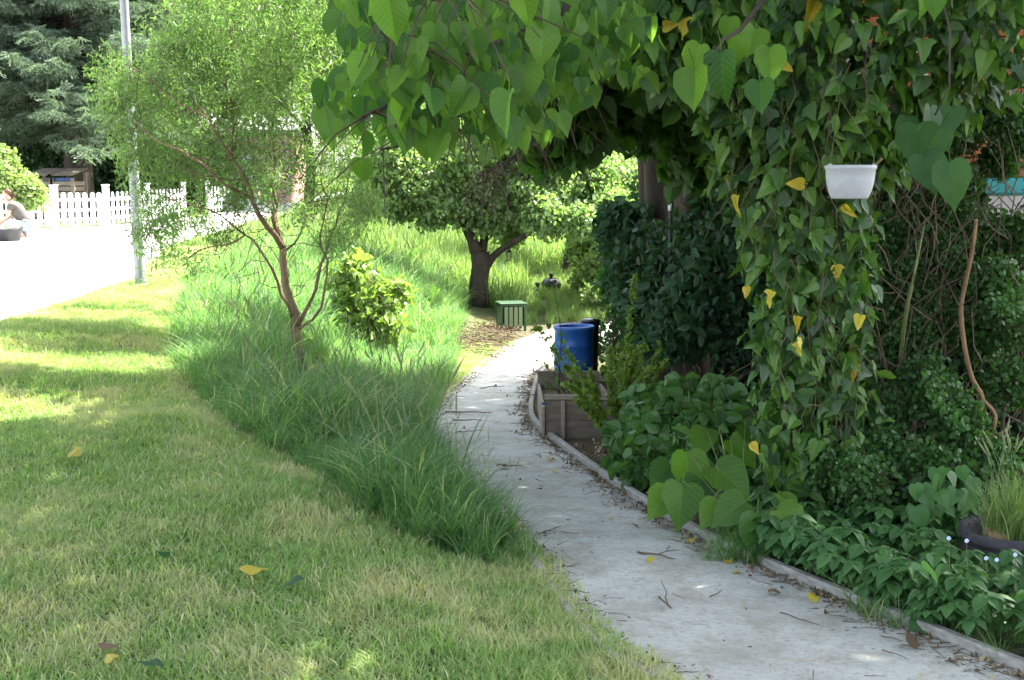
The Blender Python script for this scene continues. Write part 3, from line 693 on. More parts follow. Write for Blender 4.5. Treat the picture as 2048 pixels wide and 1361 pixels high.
# --- generic broadleaf trees further away
def bigtree(name, label, x, Y, H0, R0, crown0, m, per, cl=.5, blobs=26, group=None, trunk_r=.2, lf=.16, nleaf=14, flat=.9):
    b = Vector((x, Y, h(x, Y))); t = thing(name, label, 'tree', b, group)
    mb = MB(); top = b+Vector((random.uniform(-.3,.3), 0, H0*.8)); mb.tube(wig(b-Vector((0,0,.2)), top, 6, .06), [trunk_r*(1.1-.15*i) for i in range(7)], 9); mb.make('trunk', M['bark'], t, True)
    for _ in range(7):
        a = b+Vector((0,0,random.uniform(crown0*.8, H0*.6))); e = a+Vector((random.uniform(-1,1)*R0*.8, random.uniform(-1,1)*R0*.8, random.uniform(.5,1)*H0*.25)); mb = MB(); mb.tube(wig(a, e, 4, .1), [trunk_r*.35, trunk_r*.3, trunk_r*.22, trunk_r*.15, .02], 6); mb.make('limb', M['bark'], t, True)
    bs = []
    for _ in range(blobs):
        d = Vector((random.gauss(0,1), random.gauss(0,1), random.gauss(0,1))).normalized()*random.random()**.4
        cz = crown0 + (H0-crown0)/2; bs.append((b+Vector((d.x*R0*.8, d.y*R0*.8, cz+d.z*(H0-crown0)/2*.85)), R0*random.uniform(.22,.42)))
    pc = protos([cluster('sprig', 'ell_low', lf, nleaf, cl, m, None, flat=.8, W=1.7) for _ in range(5)])
    scatter('crown', blobpts(bs, per, .3, flat), pc, t); return t
def X(px, Y): return (px-1024)/F*Y
bigtree('deciduous_tree', 'pale green tall tree with sky specks behind the twisted slim tree', X(620,52), 52, 15, 4.6, 3.0, M['far'], 110, .45, 40, trunk_r=.22, lf=.15)
bigtree('deciduous_tree', 'pale green tall tree behind the brick garage roof', X(480,64), 64, 16, 5, 3.5, M['far'], 130, .55, 36, trunk_r=.25, lf=.2)
bigtree('deciduous_tree', 'bushy green tree filling the gap above the low apple crown', X(860,48), 48, 13, 5.0, 1.6, M['far'], 130, .5, 40, trunk_r=.22, lf=.17)
bigtree('deciduous_tree', 'wide green tree far behind the hanging lime leaves', X(1080,56), 56, 14, 6.5, 1.2, M['apple'], 150, .55, 44, trunk_r=.3, lf=.2)
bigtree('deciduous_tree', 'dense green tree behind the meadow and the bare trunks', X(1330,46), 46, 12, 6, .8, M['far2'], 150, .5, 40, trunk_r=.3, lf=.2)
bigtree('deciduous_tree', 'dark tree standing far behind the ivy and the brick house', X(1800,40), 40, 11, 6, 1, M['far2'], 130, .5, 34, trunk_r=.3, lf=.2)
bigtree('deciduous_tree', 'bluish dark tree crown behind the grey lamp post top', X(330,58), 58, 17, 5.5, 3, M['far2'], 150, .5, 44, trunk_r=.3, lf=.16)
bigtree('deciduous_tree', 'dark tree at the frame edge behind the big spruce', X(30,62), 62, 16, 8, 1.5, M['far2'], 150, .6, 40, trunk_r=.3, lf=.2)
t2 = bigtree('young_tree', 'small lit tree with a straight dark trunk beyond the black sacks', X(1132,26.5), 26.5, 4.2, 1.5, 1.15, M['far'], 90, .25, 24, trunk_r=.095, lf=.09)

# --- spruce
S0 = Vector((X(165,38), 38, h(X(165,38),38))); spr = thing('spruce_tree', 'big blue-green spruce with drooping boughs behind the picket fence', 'tree', S0)
mb = MB(); mb.tube([S0-Vector((0,0,.2)), S0+Vector((0,0,1)), S0+Vector((.05,0,5)), S0+Vector((0,0,14))], [.55,.45,.35,.05], 12); mb.make('trunk', M['bark'], spr, True)
def spray():
    V, Fc = [], []
    def tw(a, b, w0, nn):
        a, b = Vector(a), Vector(b)
        for i in range(nn):
            t = random.random(); p = a.lerp(b, t); d = (b-a).normalized(); s = Vector((random.gauss(0,1), random.gauss(0,1), random.gauss(0,.6))).normalized()
            e = p + (d*.5+s)*w0*random.uniform(.7,1.2); o_ = s.cross(d).normalized()*w0*.16; k = len(V); V.extend([p-o_, p+o_, e]); Fc.append((k, k+1, k+2))
    tw((0,0,0), (0,-.5,-.10), .07, 46)
    for s in (-1,1):
        for j in range(4): y = -.08-.1*j; tw((0,y,-.02*j), (s*(.24-.03*j), y-.14, -.06-.03*j-random.random()*.12), .06, 30)
    for j in range(3): tw((0,-.15*j-.1,-.03), (random.uniform(-.08,.08), -.15*j-.15, -.25), .05, 22)
    return mesh('spray', V, Fc, M['spruce'])
sprs = protos([spray() for _ in range(6)]); pts, rots, scs = [], [], []; mb = MB()
for lv in range(34):
    z = 3.1 + lv*.33; Lb = max(.6, 5.6*(1-(z-2)/13.5))
    for k in range(11):
        az = random.uniform(0,6.283); ln = Lb*random.uniform(.75,1.1); dr = random.uniform(.10,.26)
        line = []
        for i in range(14):
            t = (i+1)/14; r = ln*t; zz = z + S0.z - dr*ln*t*1.2 + .35*ln*.25*t**3*1.2
            line.append((r, zz))
        mb.tube([S0+Vector((math.cos(az)*r, math.sin(az)*r, zz-S0.z)) for r, zz in line[::3]], [.05,.035,.025,.015,.008], 4, False)
        for r, zz in line[2:]:
            for _ in range(2):
                a2 = az + random.gauss(0,.10); sd_ = random.gauss(0,.55)
                pts.append((S0.x+math.cos(a2)*r, S0.y+math.sin(a2)*r, zz+random.gauss(0,.06))); rots.append((random.gauss(.0,.25), random.gauss(0,.3), az+math.pi/2+sd_)); scs.append(random.uniform(.8,1.35))
o = mb.make('boughs', M['bark'], spr); o['kind'] = 'stuff'
scatter('crown', pts, sprs, spr, rot=rots, scl=scs)

# --- hedge and shrubs behind the fence
def bush(name, label, cat, base, blobs, m, per, lf, cl, kind='ell_low', nleaf=16, stems=6, W=1.6, twig='twig', inner=.3, group=None, up=False, foliage='foliage'):
    t = thing(name, label, cat, base, group); b = Vector(base)
    for _ in range(stems):
        c = Vector(blobs[random.randrange(len(blobs))][0]); mb = MB(); st = b+Vector((random.uniform(-.08,.08), random.uniform(-.08,.08), -.05))
        mb.tube(wig(st, c, 5, (c-b).length*.03), [.012,.010,.009,.007,.005,.003], 5); mb.make('stem', M[twig], t, True)
    pc = protos([cluster('sprig', kind, lf, nleaf, cl, m, M[twig] if lf < .12 else None, W=W, droop=(.2 if up else .5)) for _ in range(6)])
    scatter(foliage, blobpts(blobs, per, inner), pc, t); return t
hy = 41.5; hb = [(P(x, y, hy+random.uniform(-.6,.6)), .95) for x in range(-60, 470, 38) for y in (290, 335, 380)]
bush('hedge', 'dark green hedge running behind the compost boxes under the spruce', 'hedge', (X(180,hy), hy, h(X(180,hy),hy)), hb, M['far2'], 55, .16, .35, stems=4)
by = 28.6; bb = [(P(x, y, by), r/F*by) for x, y, r in ((-20,340,60),(0,330,35),(5,365,50),(40,375,40),(65,392,26),(0,395,40),(30,400,30),(-40,390,60))]
bush('bright_shrub', 'yellow-green shrub spilling over the fence above the person', 'shrub', (X(0,by), by, h(X(0,by),by)), bb, M['yellowgreen'], 110, .09, .16)
# --- laurel with yellow-green sunlit leaves
l0 = G(745,705); ly = l0.y
lb = [(P(x, y, ly+random.uniform(-.2,.2)), r/F*ly) for x, y, r in ((715,550,34),(690,580,34),(740,590,40),(700,625,30),(765,600,30),(750,640,38),(775,640,26),(730,675,28),(690,545,24),(790,590,16),(725,530,16),(765,670,22))]
lau = bush('laurel_shrub', 'sunlit glossy yellow-green shrub in the tall grass beside the slim leaning tree', 'shrub', l0, [(c+Vector((random.gauss(0,.04),0,random.gauss(0,.04))), r_*1.15) for c, r_ in lb], M['laurel'], 13, .10, .15, 'ell', 9, stems=8, W=1.25, up=True)
# --- fern
f0 = G(872,640); fer = thing('fern', 'pale upright fern in the grass left of the forked tree', 'fern', f0)
for k in range(13):
    az = random.uniform(0,6.283); le = random.uniform(.25,.6); hh = random.uniform(.55,.78); d = Vector((math.cos(az), math.sin(az)*.6, 0)); s = Vector((-d.y, d.x, 0)).normalized(); V, Fc = [], []
    for i in range(18):
        t = .15+.85*i/18; c = d*le*t**1.6*hh + Vector((0,0,hh*(t-.25*t**3))); lw = .13*math.sin(math.pi*min(1,t*1.02))**.8*(1.1-t*.6)
        for sg in (-1,1):
            k2 = len(V); e = c + s*sg*lw + Vector((0,0,.02)); V += [c+Vector((0,0,-.008)), c+Vector((0,0,.014)), e]; Fc.append((k2,k2+1,k2+2))
    mb = MB(); mb.tube([d*le*t**1.6*hh + Vector((0,0,hh*(t-.25*t**3))) for t in (0,.3,.6,1)], [.006,.004,.003,.001], 3, False); k2 = len(V); V += mb.V; Fc += [tuple(x+k2 for x in f) for f in mb.F]
    o = put('frond', mesh('frond', V, Fc, M['fern']), fer, loc=f0)

# ================================================================== LIME TREE (overhead, hanging leaves)
T0 = Vector((X(1385,10.2), 10.2, h(X(1385,10.2),10.2))); lime = thing('lime_tree', 'large lime tree with thick grey trunk and big heart-shaped leaves hanging over the view', 'tree', T0)
mb = MB(); mb.tube([T0-Vector((0,0,.15)), P(1382,560,10.2), P(1380,400,10.2), P(1384,250,10.2), P(1390,60,10.2), P(1400,-200,10.1), P(1380,-500,9.8)], [.19,.145,.135,.13,.13,.11,.09], 14); mb.make('trunk', M['bark'], lime, True)
lb_specs = [
 [(1395,-250,9.8),(1330,-300,7),(1250,-120,5.2),(1120,30,4.3),(980,85,3.7),(860,100,3.4),(760,60,3.1)],
 [(1250,-120,5.2),(1180,70,4.6),(1070,95,4.1),(920,160,3.7),(830,185,3.5),(720,235,3.35)],
 [(1180,70,4.6),(1060,180,4.3),(940,215,4.0),(860,240,3.8),(760,300,3.6)],
 [(1395,-250,9.8),(1300,-60,8),(1230,120,6.8),(1120,240,6.0),(1020,320,5.6),(960,345,5.5)],
 [(1300,-60,8),(1260,120,7.5),(1210,240,7.2),(1150,340,7.0)],
 [(1250,-120,5.2),(1100,-90,3.8),(930,-40,3.2),(780,-20,2.9)],
 [(1400,-250,9.8),(1600,-350,6.5),(1640,-150,4.6),(1560,-20,4.2),(1480,60,4.1),(1420,130,4.0)],
 [(1600,-350,6.5),(1850,-250,4.8),(1900,60,4.5),(1870,230,4.4)]]
lverts = []
for s in lb_specs:
    q = [P(*p) for p in s]; mb = MB(); mm = []
    for i in range(len(q)-1): mm += [q[i], (q[i]+q[i+1])/2 + Vector((random.gauss(0,.03), random.gauss(0,.03), random.gauss(0,.03)))]
    mm.append(q[-1]); r0 = .035 if s[0][2] > 8 else (.006 if s[0][0] == 1600 else .012)
    mb.tube(mm, [r0+(.004-r0)*(i/(len(mm)-1))**.6 for i in range(len(mm))], 6); mb.make('branch', M['bark'], lime, True); lverts.append(q)
LM = [leafmesh('leaf', 'heart', 1.0, M['lime'], W=random.uniform(.72,1.0), fold=random.uniform(.05,.6), curl=random.uniform(-.25,.5), stem=.45, wav=random.uniform(.01,.06), ser=.03) for _ in range(14)]
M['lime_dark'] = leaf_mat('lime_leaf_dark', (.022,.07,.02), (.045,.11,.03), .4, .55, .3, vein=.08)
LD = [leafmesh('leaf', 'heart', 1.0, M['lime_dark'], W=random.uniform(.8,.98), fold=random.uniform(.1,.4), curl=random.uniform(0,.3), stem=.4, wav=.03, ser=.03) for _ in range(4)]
nl = 0
def limeleaf(p, ln, par=lime, ml=None, face=None, tilt=None):
    global nl; nl += 1
    yaw = random.gauss(0,.55) if face is None else face
    rx = random.gauss(-.25,.3) if tilt is None else tilt
    return put('leaf', random.choice(ml or LM), par, loc=p, rot=(rx, random.gauss(0,.28), yaw), scl=ln*random.uniform(.82,1.02))
outline = [(700,25,52),(706,60,48),(745,60,82),(775,-5,95),(695,130,52),(728,140,58),(652,165,62),(652,215,60),(650,262,50),(690,190,45),(708,205,48),(722,262,66),(727,318,60),(752,240,52),(778,222,60),(803,190,60),(838,228,66),(872,38,58),(885,150,60),(908,215,74),(935,165,82),(892,190,50),(960,235,52),(1022,185,92),(1050,130,74),(1085,50,80),(990,90,62),(1090,225,60),(972,300,44),(1150,165,46),(1182,172,44),(868,100,54),(818,95,52),(850,-10,66),(782,160,54),(905,0,66),(962,0,74),(1002,30,66),(1040,-30,92),(1100,0,80),(760,110,62),(716,-10,66),(800,60,60),(930,60,60),(1130,90,64),(1160,30,70),(1000,170,60),(950,110,64),(1220,60,60),(1250,130,50),(835,140,48),(880,240,50),(1060,250,44),(1205,-20,70)]
mbp = MB()
for x, y, l in outline:
    Y = min(5.5, max(2.7, 264/l)); p = P(x+random.uniform(-3,3), y, Y); limeleaf(p, l/F*Y*1.02)
    # petiole twig back to the nearest branch
    best = min((v for q in lverts for v in [q[i].lerp(q[i+1], t) for i in range(len(q)-1) for t in (0,.25,.5,.75)]), key=lambda v: (v-p).length)
    a = p + Vector((0,-.02,.03))
    if (best-a).length > .34: best = a+(best-a).normalized()*.2+Vector((0,0,.1))
    mbp.tube([best, best.lerp(a,.5)+Vector((0,0,.03)), a], [.0025,.002,.0015], 4, False)
for x, y, l, Y in ((1443,108,100,4.0),(1520,163,80,4.0),(1478,70,70,4.1),(1390,140,85,3.9),(1540,95,75,4.2),(1510,60,70,4.3),(1460,35,60,4.2),(1400,90,70,4.1),(1880,255,95,4.3),(1835,250,95,4.4),(1900,325,110,4.2),(1845,310,90,4.3),(1815,235,70,4.5),(1860,215,70,4.5),(1905,215,60,4.6),(1870,-20,60,3.2),(1850,-25,60,3.3)):
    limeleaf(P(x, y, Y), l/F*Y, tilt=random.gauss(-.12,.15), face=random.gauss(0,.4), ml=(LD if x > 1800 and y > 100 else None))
def nearframe(p):
    q = proj(p); return q is not None and -40 < q[0] < 2090 and -60 < q[1] < 1400
for bi, q in enumerate(lverts):
    if bi >= 6: continue
    tot = sum((q[i+1]-q[i]).length for i in range(len(q)-1)); n = int(tot/.075)
    for k in range(n):
        i = min(len(q)-2, int(random.random()*(len(q)-1))); a = q[i].lerp(q[i+1], random.random())
        if not nearframe(a) or a.y > 8: continue
        e = a + Vector((random.gauss(0,.14), random.gauss(0,.14), -random.uniform(.05,.28)))
        mbp.tube([a, a.lerp(e,.5)+Vector((0,0,.03)), e], [.0035,.0025,.0015], 4, False)
        for j in range(random.choice((2,3))):
            p = a.lerp(e, random.uniform(.3,1)) + Vector((random.gauss(0,.05), random.gauss(0,.05), random.gauss(0,.04)))
            pr = proj(p)
            if pr and (pr[0] < 660 or (pr[0] < 800 and pr[1] > 230) or (pr[0] < 1400 and pr[1] > 270)): continue
            if nl < 298: limeleaf(p, random.uniform(.055,.10))
o = mbp.make('twigs', M['redtwig'], lime); o['kind'] = 'stuff'
# leaf masses of the same tree: behind the hanging sprays and high overhead
fillpoly = [(690,-60),(668,60),(690,130),(648,180),(648,235),(715,270),(735,210),(815,180),(900,200),(1000,170),(1100,190),(1200,140),(1300,160),(1350,-60)]
fx = rng.uniform(640,1350,1500); fy = rng.uniform(-60,270,1500); kk = inside(fillpoly, fx, fy); fx, fy = fx[kk][:620], fy[kk][:620]
fY = rng.uniform(3.3,5.6,len(fx)) + np.clip((fx-1000)/350,0,1)*1.3
scatter('foliage', [tuple(P(a, b, c)) for a, b, c in zip(fx, fy, fY)], protos(LM), lime, rot=np.column_stack([rng.normal(-.25,.35,len(fx)), rng.normal(0,.35,len(fx)), rng.normal(0,.7,len(fx))]), scl=rng.uniform(.055,.10,len(fx)))
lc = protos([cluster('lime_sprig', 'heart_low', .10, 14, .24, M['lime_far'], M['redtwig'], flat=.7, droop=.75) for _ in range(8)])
mass = [(1080,60,110,7.5),(1180,40,120,7),(1290,60,120,7),(1200,160,90,7.5),(1290,150,60,7.5),(1130,120,50,8),(1240,130,45,8),(1310,80,80,6.5),(1010,20,70,7),(1150,190,30,8),(1210,210,32,8),(960,-20,60,6.5),(900,10,45,6),(1380,30,110,6.5),(1330,170,35,8.5),(1260,150,30,9),(1060,-40,100,6),(1200,-60,120,6),(1350,-60,120,6),(1090,200,25,7),(1120,250,16,7),(1400,290,26,7.4),(1300,230,22,7.8)]
mblobs = [(P(x, y, Y), r/F*Y) for x, y, r, Y in mass]
pts = blobpts(mblobs, 75, .1, .8)
# crown overhead, out of view, with gaps shaped to let sun through
ov = []
tries = 0
while len(ov) < 8800 and tries < 90000:
    tries += 1
    d = Vector((random.gauss(0,1), random.gauss(0,1), random.gauss(0,1))).normalized()*random.random()**.33
    p = Vector((2.2 + d.x*5.8, 8.0 + d.y*7.6, 6.1 + d.z*2.6)); q = proj(p)
    g1 = p - sdir*(p.z/sdir.z); g2 = p - sdir*((p.z-2)/sdir.z)
    if (g1.x+1.6)**2+((g1.y-13.6)*.7)**2 < .8 or (g2.x+2.6)**2+((g2.y-11)*.8)**2 < 1.9: continue
    if q and -80 < q[0] < 2130 and q[1] > -60: 
        if q[0] < 1030 or p.z < 3: continue
    if g1.x < -2.6 and g1.y > 6.0 and math.sin(g1.x*2.6+.5)*math.sin(g1.y*3.1)+random.gauss(0,.25) > .15: continue
    n3 = math.sin(p.x*1.9+1)*math.sin(p.y*1.7)*math.sin(p.z*2.1+2)
    if n3 > .62: continue
    ov.append(p)
n_ = 0  # extra crown lobe out of view, added to shade the path
while n_ < 2300:
    d = Vector((random.gauss(0,1), random.gauss(0,1), random.gauss(0,1))).normalized()*random.random()**.33
    p = Vector((4.6 + d.x*3.2, 12.6 + d.y*4.4, 6.0 + d.z*2.2)); n_ += 1; q = proj(p); g1 = p - sdir*(p.z/sdir.z); g2 = p - sdir*((p.z-2)/sdir.z)
    if (g1.x+1.6)**2+((g1.y-13.6)*.7)**2 < .9 or (g2.x+2.6)**2+((g2.y-11)*.8)**2 < 1.9: continue
    if q and -80 < q[0] < 2130 and q[1] > -60 and q[0] < 1030: continue
    ov.append(p)
pts = np.vstack([pts, np.array(ov)])
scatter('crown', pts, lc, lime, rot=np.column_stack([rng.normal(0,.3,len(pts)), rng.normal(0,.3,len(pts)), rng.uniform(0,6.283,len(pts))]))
for e in ((-2,3,5.5),(4,2,5.6),(-2.5,8,6),(3,9,6.5),(5,6,6),(.5,1,6)):
    mb = MB(); mb.tube(wig(P(1390,-250,9.8), e, 5, .08), [.09,.07,.06,.045,.03,.02], 7); mb.make('limb', M['bark'], lime, True)

# second and third trunks beside it
for px, w_, lab in ((1312,.115,'grey bare trunk left of the thick lime trunk behind the shrubs'), (1288,.06,'thin dark trunk just left of the paler grey trunk')):
    b = Vector((X(px,11.2), 11.2+(.5 if w_ < .1 else 0), h(X(px,11.2),11.2))); t = thing('maple_tree' if w_ > .1 else 'slender_tree', lab, 'tree', b)
    mb = MB(); mb.tube([b-Vector((0,0,.1)), P(px+8,600,b.y), P(px+2,400,b.y), P(px-4,250,b.y), P(px-6,50,b.y), P(px+10,-300,b.y)], [w_*1.35,w_*1.2,w_,w_*.9,w_*.85,w_*.6], 12); mb.make('trunk', M['bark'], t, True)
    bs = [(P(px+dx, dy, b.y+random.uniform(-.6,.6)), .55) for dx, dy in ((-60,90),(-120,60),(0,40),(60,30),(-70,0),(-140,10),(20,-60),(-90,-80))]
    scatter('crown', blobpts(bs, 55, .2), lc, t)
# drainpipe on post next to trunks
dp = Vector((X(1342,9.6), 9.6, h(X(1342,9.6),9.6))); t = thing('downpipe', 'thin dark downpipe with a white foot piece beside the thick trunk', 'pipe', dp)
mb = MB(); mb.tube([dp-Vector((0,0,.05)), P(1341,425,9.6), P(1345,300,9.6), P(1348,-100,9.6)], .014, 8); mb.make('pipe', M['tubgrey'], t, True)
mb = MB(); mb.tube([P(1340,422,9.6), P(1341,396,9.6)], .016, 8); mb.make('foot', M['whitepaint'], t, True)

# ================================================================== SHRUBS RIGHT OF THE PATH
def pb(lst): return [(P(x, y, Y), r/F*Y) for x, y, r, Y in lst]
bush('elder_shrub', 'dense dark shrub with drooping leaves left of the ivy', 'shrub', (X(1400,10),10,h(X(1400,10),10)),
  pb([(1280,490,50,11),(1350,510,60,10.5),(1430,470,60,9.6),(1440,530,70,9.4),(1370,560,70,9.8),(1300,540,60,10.4),(1400,620,50,9.2),(1320,620,55,9.8),(1300,600,36,10.4),(1280,500,38,10.8),(1455,360,40,9.6),(1480,600,50,9.2),(1480,480,60,9.2),(1250,450,26,11),(1360,660,30,9.3),(1305,655,24,10)]), M['darkshrub'], 150, .085, .19, 'ell', 16, stems=10, W=1.1, inner=.1)
bush('backdrop_shrub', 'almost black backdrop shrub filling the shade deep behind the broad-leaved shrub', 'shrub', (X(1420,12.5),12.5,h(X(1420,12.5),12.5)),  # dense dark foliage added as a backdrop so the gaps stay dark
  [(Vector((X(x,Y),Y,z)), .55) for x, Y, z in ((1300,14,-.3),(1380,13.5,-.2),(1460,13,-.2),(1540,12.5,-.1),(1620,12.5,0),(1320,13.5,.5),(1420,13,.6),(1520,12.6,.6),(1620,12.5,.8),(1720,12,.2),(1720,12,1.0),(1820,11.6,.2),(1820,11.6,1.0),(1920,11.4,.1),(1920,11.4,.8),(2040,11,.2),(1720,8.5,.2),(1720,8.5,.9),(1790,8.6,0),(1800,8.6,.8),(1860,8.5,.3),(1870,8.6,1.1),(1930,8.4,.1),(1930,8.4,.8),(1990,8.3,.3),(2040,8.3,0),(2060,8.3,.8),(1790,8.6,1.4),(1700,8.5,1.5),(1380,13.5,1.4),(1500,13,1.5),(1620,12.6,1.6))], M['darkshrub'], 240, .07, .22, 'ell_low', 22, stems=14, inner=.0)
bush('bright_edge_shrub', 'lit green shrub between the meadow and the dark shrub', 'shrub', (X(1225,22),22,h(X(1225,22),22)),
  pb([(1190,480,35,23),(1220,430,45,23),(1250,380,50,23),(1200,530,35,22),(1240,500,45,22),(1260,570,40,21),(1290,450,50,22),(1200,590,22,21),(1190,440,34,23),(1170,500,26,23),(1210,380,34,24),(1230,330,40,24),(1270,320,50,24),(1170,560,20,23)]), M['yellowgreen'], 110, .075, .18, 'ell_low', 16)
bush('rowan_shrub', 'overhanging green leaves above the blue barrel', 'shrub', (X(1240,13.5),13.5,h(X(1240,13.5),13.5)),
  pb([(1235,560,20,13.8),(1240,570,30,13.6),(1300,605,30,13.2),(1290,650,36,12.6),(1300,590,36,12.8),(1240,560,24,13.6)]), M['smallleaf'], 60, .08, .16, 'ell', 14, W=1.2, stems=7)
# yellow-green sprig shrub in front of the barrel and box
s0 = G(1235,905); spg = thing('sprig_shrub', 'thin-stemmed shrub with tiny yellow-green leaves over the planter box', 'shrub', s0)
sm_ = leafmesh('sprig', 'ell_low', 1, M['sprig'], W=1.5)
V, Fc, UV = [], [], []
tops = [(1075,660),(1130,700),(1215,700),(1240,690),(1262,690),(1275,700),(1290,690),(1320,690),(1330,730),(1300,740),(1150,740),(1135,770),(1180,745),(1210,735),(1240,730),(1170,800),(1190,830),(1270,560),(1310,770),(1150,800),(1225,700)]
for x, y in tops:
    Y = random.uniform(7.9,8.9); e = P(x, y, Y); mid = s0.lerp(e,.5)+Vector((random.gauss(0,.05), 0, .08)); q = [s0+Vector((random.gauss(0,.08),random.gauss(0,.08),0)), mid, e]
    q2 = [q[0].lerp(q[1],t).lerp(q[1].lerp(q[2],t),t) for t in (0,.2,.4,.6,.8,1)]
    mb = MB(); mb.tube(q2, [.005,.0045,.004,.003,.0025,.0015], 4); mb.make('stem', M['greentwig'], spg, True)
    for i in range(30):
        t = random.uniform(.35,1.02); p = q2[0].lerp(q2[1],t) if False else q[0].lerp(q[1],t).lerp(q[1].lerp(q[2],t),t)
        for _ in range(2):
            v, f, u = leaf_vf('ell_low', random.uniform(.018,.042), W=1.6, fold=.3, curl=.1); rot = Euler((random.gauss(-2.2,.7), random.gauss(0,.6), random.uniform(0,6.28))).to_matrix()
            b = len(V); V += [rot @ Vector(a) + p + Vector((random.gauss(0,.012), random.gauss(0,.012), random.gauss(0,.012))) for a in v]; Fc += [tuple(a+b for a in g) for g in f]; UV += u
o = put('foliage', mesh('foliage', V, Fc, M['sprig'], False, UV), spg); o['kind'] = 'stuff'
# rose-like climber twigs in the planter
r0 = G(1110,860)+Vector((.12,.35,.2)); ros = thing('planter_plant', 'sparse dark-stemmed plant growing in the wooden planter box', 'plant', r0)
RM = [leafmesh('leaf', 'heart', 1, M['peony'], W=.95, fold=.3, curl=.2) for _ in range(3)]
for x, y in ((1078,720),(1090,690),(1120,660),(1100,610),(1105,560),(1150,700),(1085,760),(1130,740),(1160,720)):
    e = P(x, y, r0.y+random.uniform(-.3,.3)); q = [r0+Vector((random.gauss(0,.04),random.gauss(0,.05),0)), r0.lerp(e,.5)+Vector((random.gauss(0,.03),0,.05)), e]; mb = MB(); mb.tube(q, [.004,.003,.0015], 4); mb.make('stem', M['redtwig'], ros, True)
    for i in range(5 if y > 640 else 3):
        t = random.uniform(.4,1); p = q[0].lerp(q[1],t).lerp(q[1].lerp(q[2],t),t)+Vector((random.gauss(0,.03), random.gauss(0,.03), 0)); put('leaf', random.choice(RM), ros, loc=p, rot=(random.gauss(-.5,.5), random.gauss(0,.5), random.uniform(-1.5,1.5)), scl=random.uniform(.03,.055))
for i in range(14):
    p = P(random.uniform(1125,1190), random.uniform(745,800), r0.y-.1); put('leaf', random.choice(RM), ros, loc=p, rot=(random.gauss(-.6,.4), random.gauss(0,.5), random.uniform(-1,1)), scl=random.uniform(.05,.09))
# broad-leaved shrub
p0 = G(1340,965); peo = thing('broad_leaved_shrub', 'rounded green shrub of pointed leaves beside the planter box', 'shrub', p0)
PM = [leafmesh('leaf', 'ell', 1, M['peony'], W=random.uniform(.9,1.35), fold=random.uniform(.15,.45), curl=random.uniform(.1,.4)) for _ in range(5)]
pbl = pb([(1295,860,46,7.6),(1262,905,28,7.7),(1330,840,60,7.5),(1390,850,55,7.3),(1300,800,34,7.9),(1360,790,44,7.8),(1430,840,36,7.2),(1330,900,50,7.2),(1285,935,26,7.2),(1380,900,40,7.0),(1255,865,24,7.9),(1440,790,22,7.6)])
for c, r in pbl:
    mb = MB(); mb.tube(wig(p0, c, 4, .03), [.008,.007,.006,.004,.003], 5); mb.make('stem', M['greentwig'], peo, True)
fp = blobpts(pbl, 60, .7); fp = fp[fp[:,1].argsort()][:270]
for p in fp: put('leaf', random.choice(PM), peo, loc=p, rot=(random.gauss(-.55,.4), random.gauss(0,.8), random.gauss(0,.9)), scl=random.uniform(.07,.125))
pcl = protos([cluster('sprig', 'ell', .09, 10, .11, M['peony'], M['greentwig'], W=1.4) for _ in range(5)])
scatter('inner_foliage', blobpts(pbl, 26, .0), pcl, peo)
# lime sapling with very big leaves
q0 = G(1480,1085); sap = thing('lime_sapling', 'low sapling with very large pale green leaves at the kerb', 'sapling', q0)
SM = [leafmesh('leaf', 'heart', 1, M['lime'], W=random.uniform(.85,.98), fold=random.uniform(.15,.4), curl=random.uniform(.1,.35), stem=.3, ser=.03, wav=.015) for _ in range(4)]
for x, y, l, Y, rx, yw, rz in ((1372,905,95,6.2,-.35,.3,0),(1340,985,75,5.9,-.9,-.5,.5),(1365,970,95,5.8,-.5,.1,.2),(1430,935,100,5.9,-.8,.5,-.5),(1400,960,90,6,-.9,-.3,.3),(1515,1030,105,5.4,-.25,.0,0),(1490,1005,85,5.5,-1.0,-1.0,.6),(1555,1020,85,5.4,-.9,.7,-.4),(1440,1010,70,5.6,-1.0,-.6,.4),(1460,880,80,6.3,-1.0,.6,-.5),(1410,860,70,6.5,-1.1,-.2,.2),(1490,850,70,6.3,-1.1,.4,-.4),(1560,990,60,5.6,-1.1,.6,0),(1430,830,55,6.6,-1.2,0,.2),(1340,930,70,6.3,-1.1,-.6,.4)):
    p = P(x, y, Y); put('leaf', random.choice(SM), sap, loc=p, rot=(rx+random.gauss(0,.15), rz, yw), scl=l/F*Y*.98)
    mb = MB(); mb.tube([q0+Vector((random.gauss(0,.03),.05,0)), q0.lerp(p,.6)+Vector((0,0,.05)), p+Vector((0,-.01,.02))], [.005,.003,.002], 5); mb.make('stem', M['greentwig'], sap, True)

# ================================================================== IVY
I0 = Vector((X(1620,6.3), 6.3, h(X(1620,6.3),6.3))); ivy = thing('ivy', 'thick ivy column with yellowed leaves climbing beside the white hanging pot', 'ivy', I0)
IV = [leafmesh('leaf', random.choice(['ivy','ivylobed','ell']), 1, M['ivy'], W=random.uniform(.75,1.0), fold=random.uniform(.1,.6), curl=random.uniform(-.2,.6), wav=random.uniform(.01,.07), stem=.25) for _ in range(16)]
for q_ in IV: pass
IO = [leafmesh('leaf', random.choice(['ivylobed','ivylobed','ivy']), 1, M['ivy_dark'], W=random.uniform(.9,1.05), fold=random.uniform(.1,.35), curl=random.uniform(0,.3), stem=.25) for _ in range(5)]
IY = [leafmesh('leaf', random.choice(['ivy','ivylobed']), 1, M['yellow'], W=random.uniform(.5,.85), fold=random.uniform(.2,.7), curl=random.uniform(-.2,.6), stem=.2, wav=.08) for _ in range(6)]
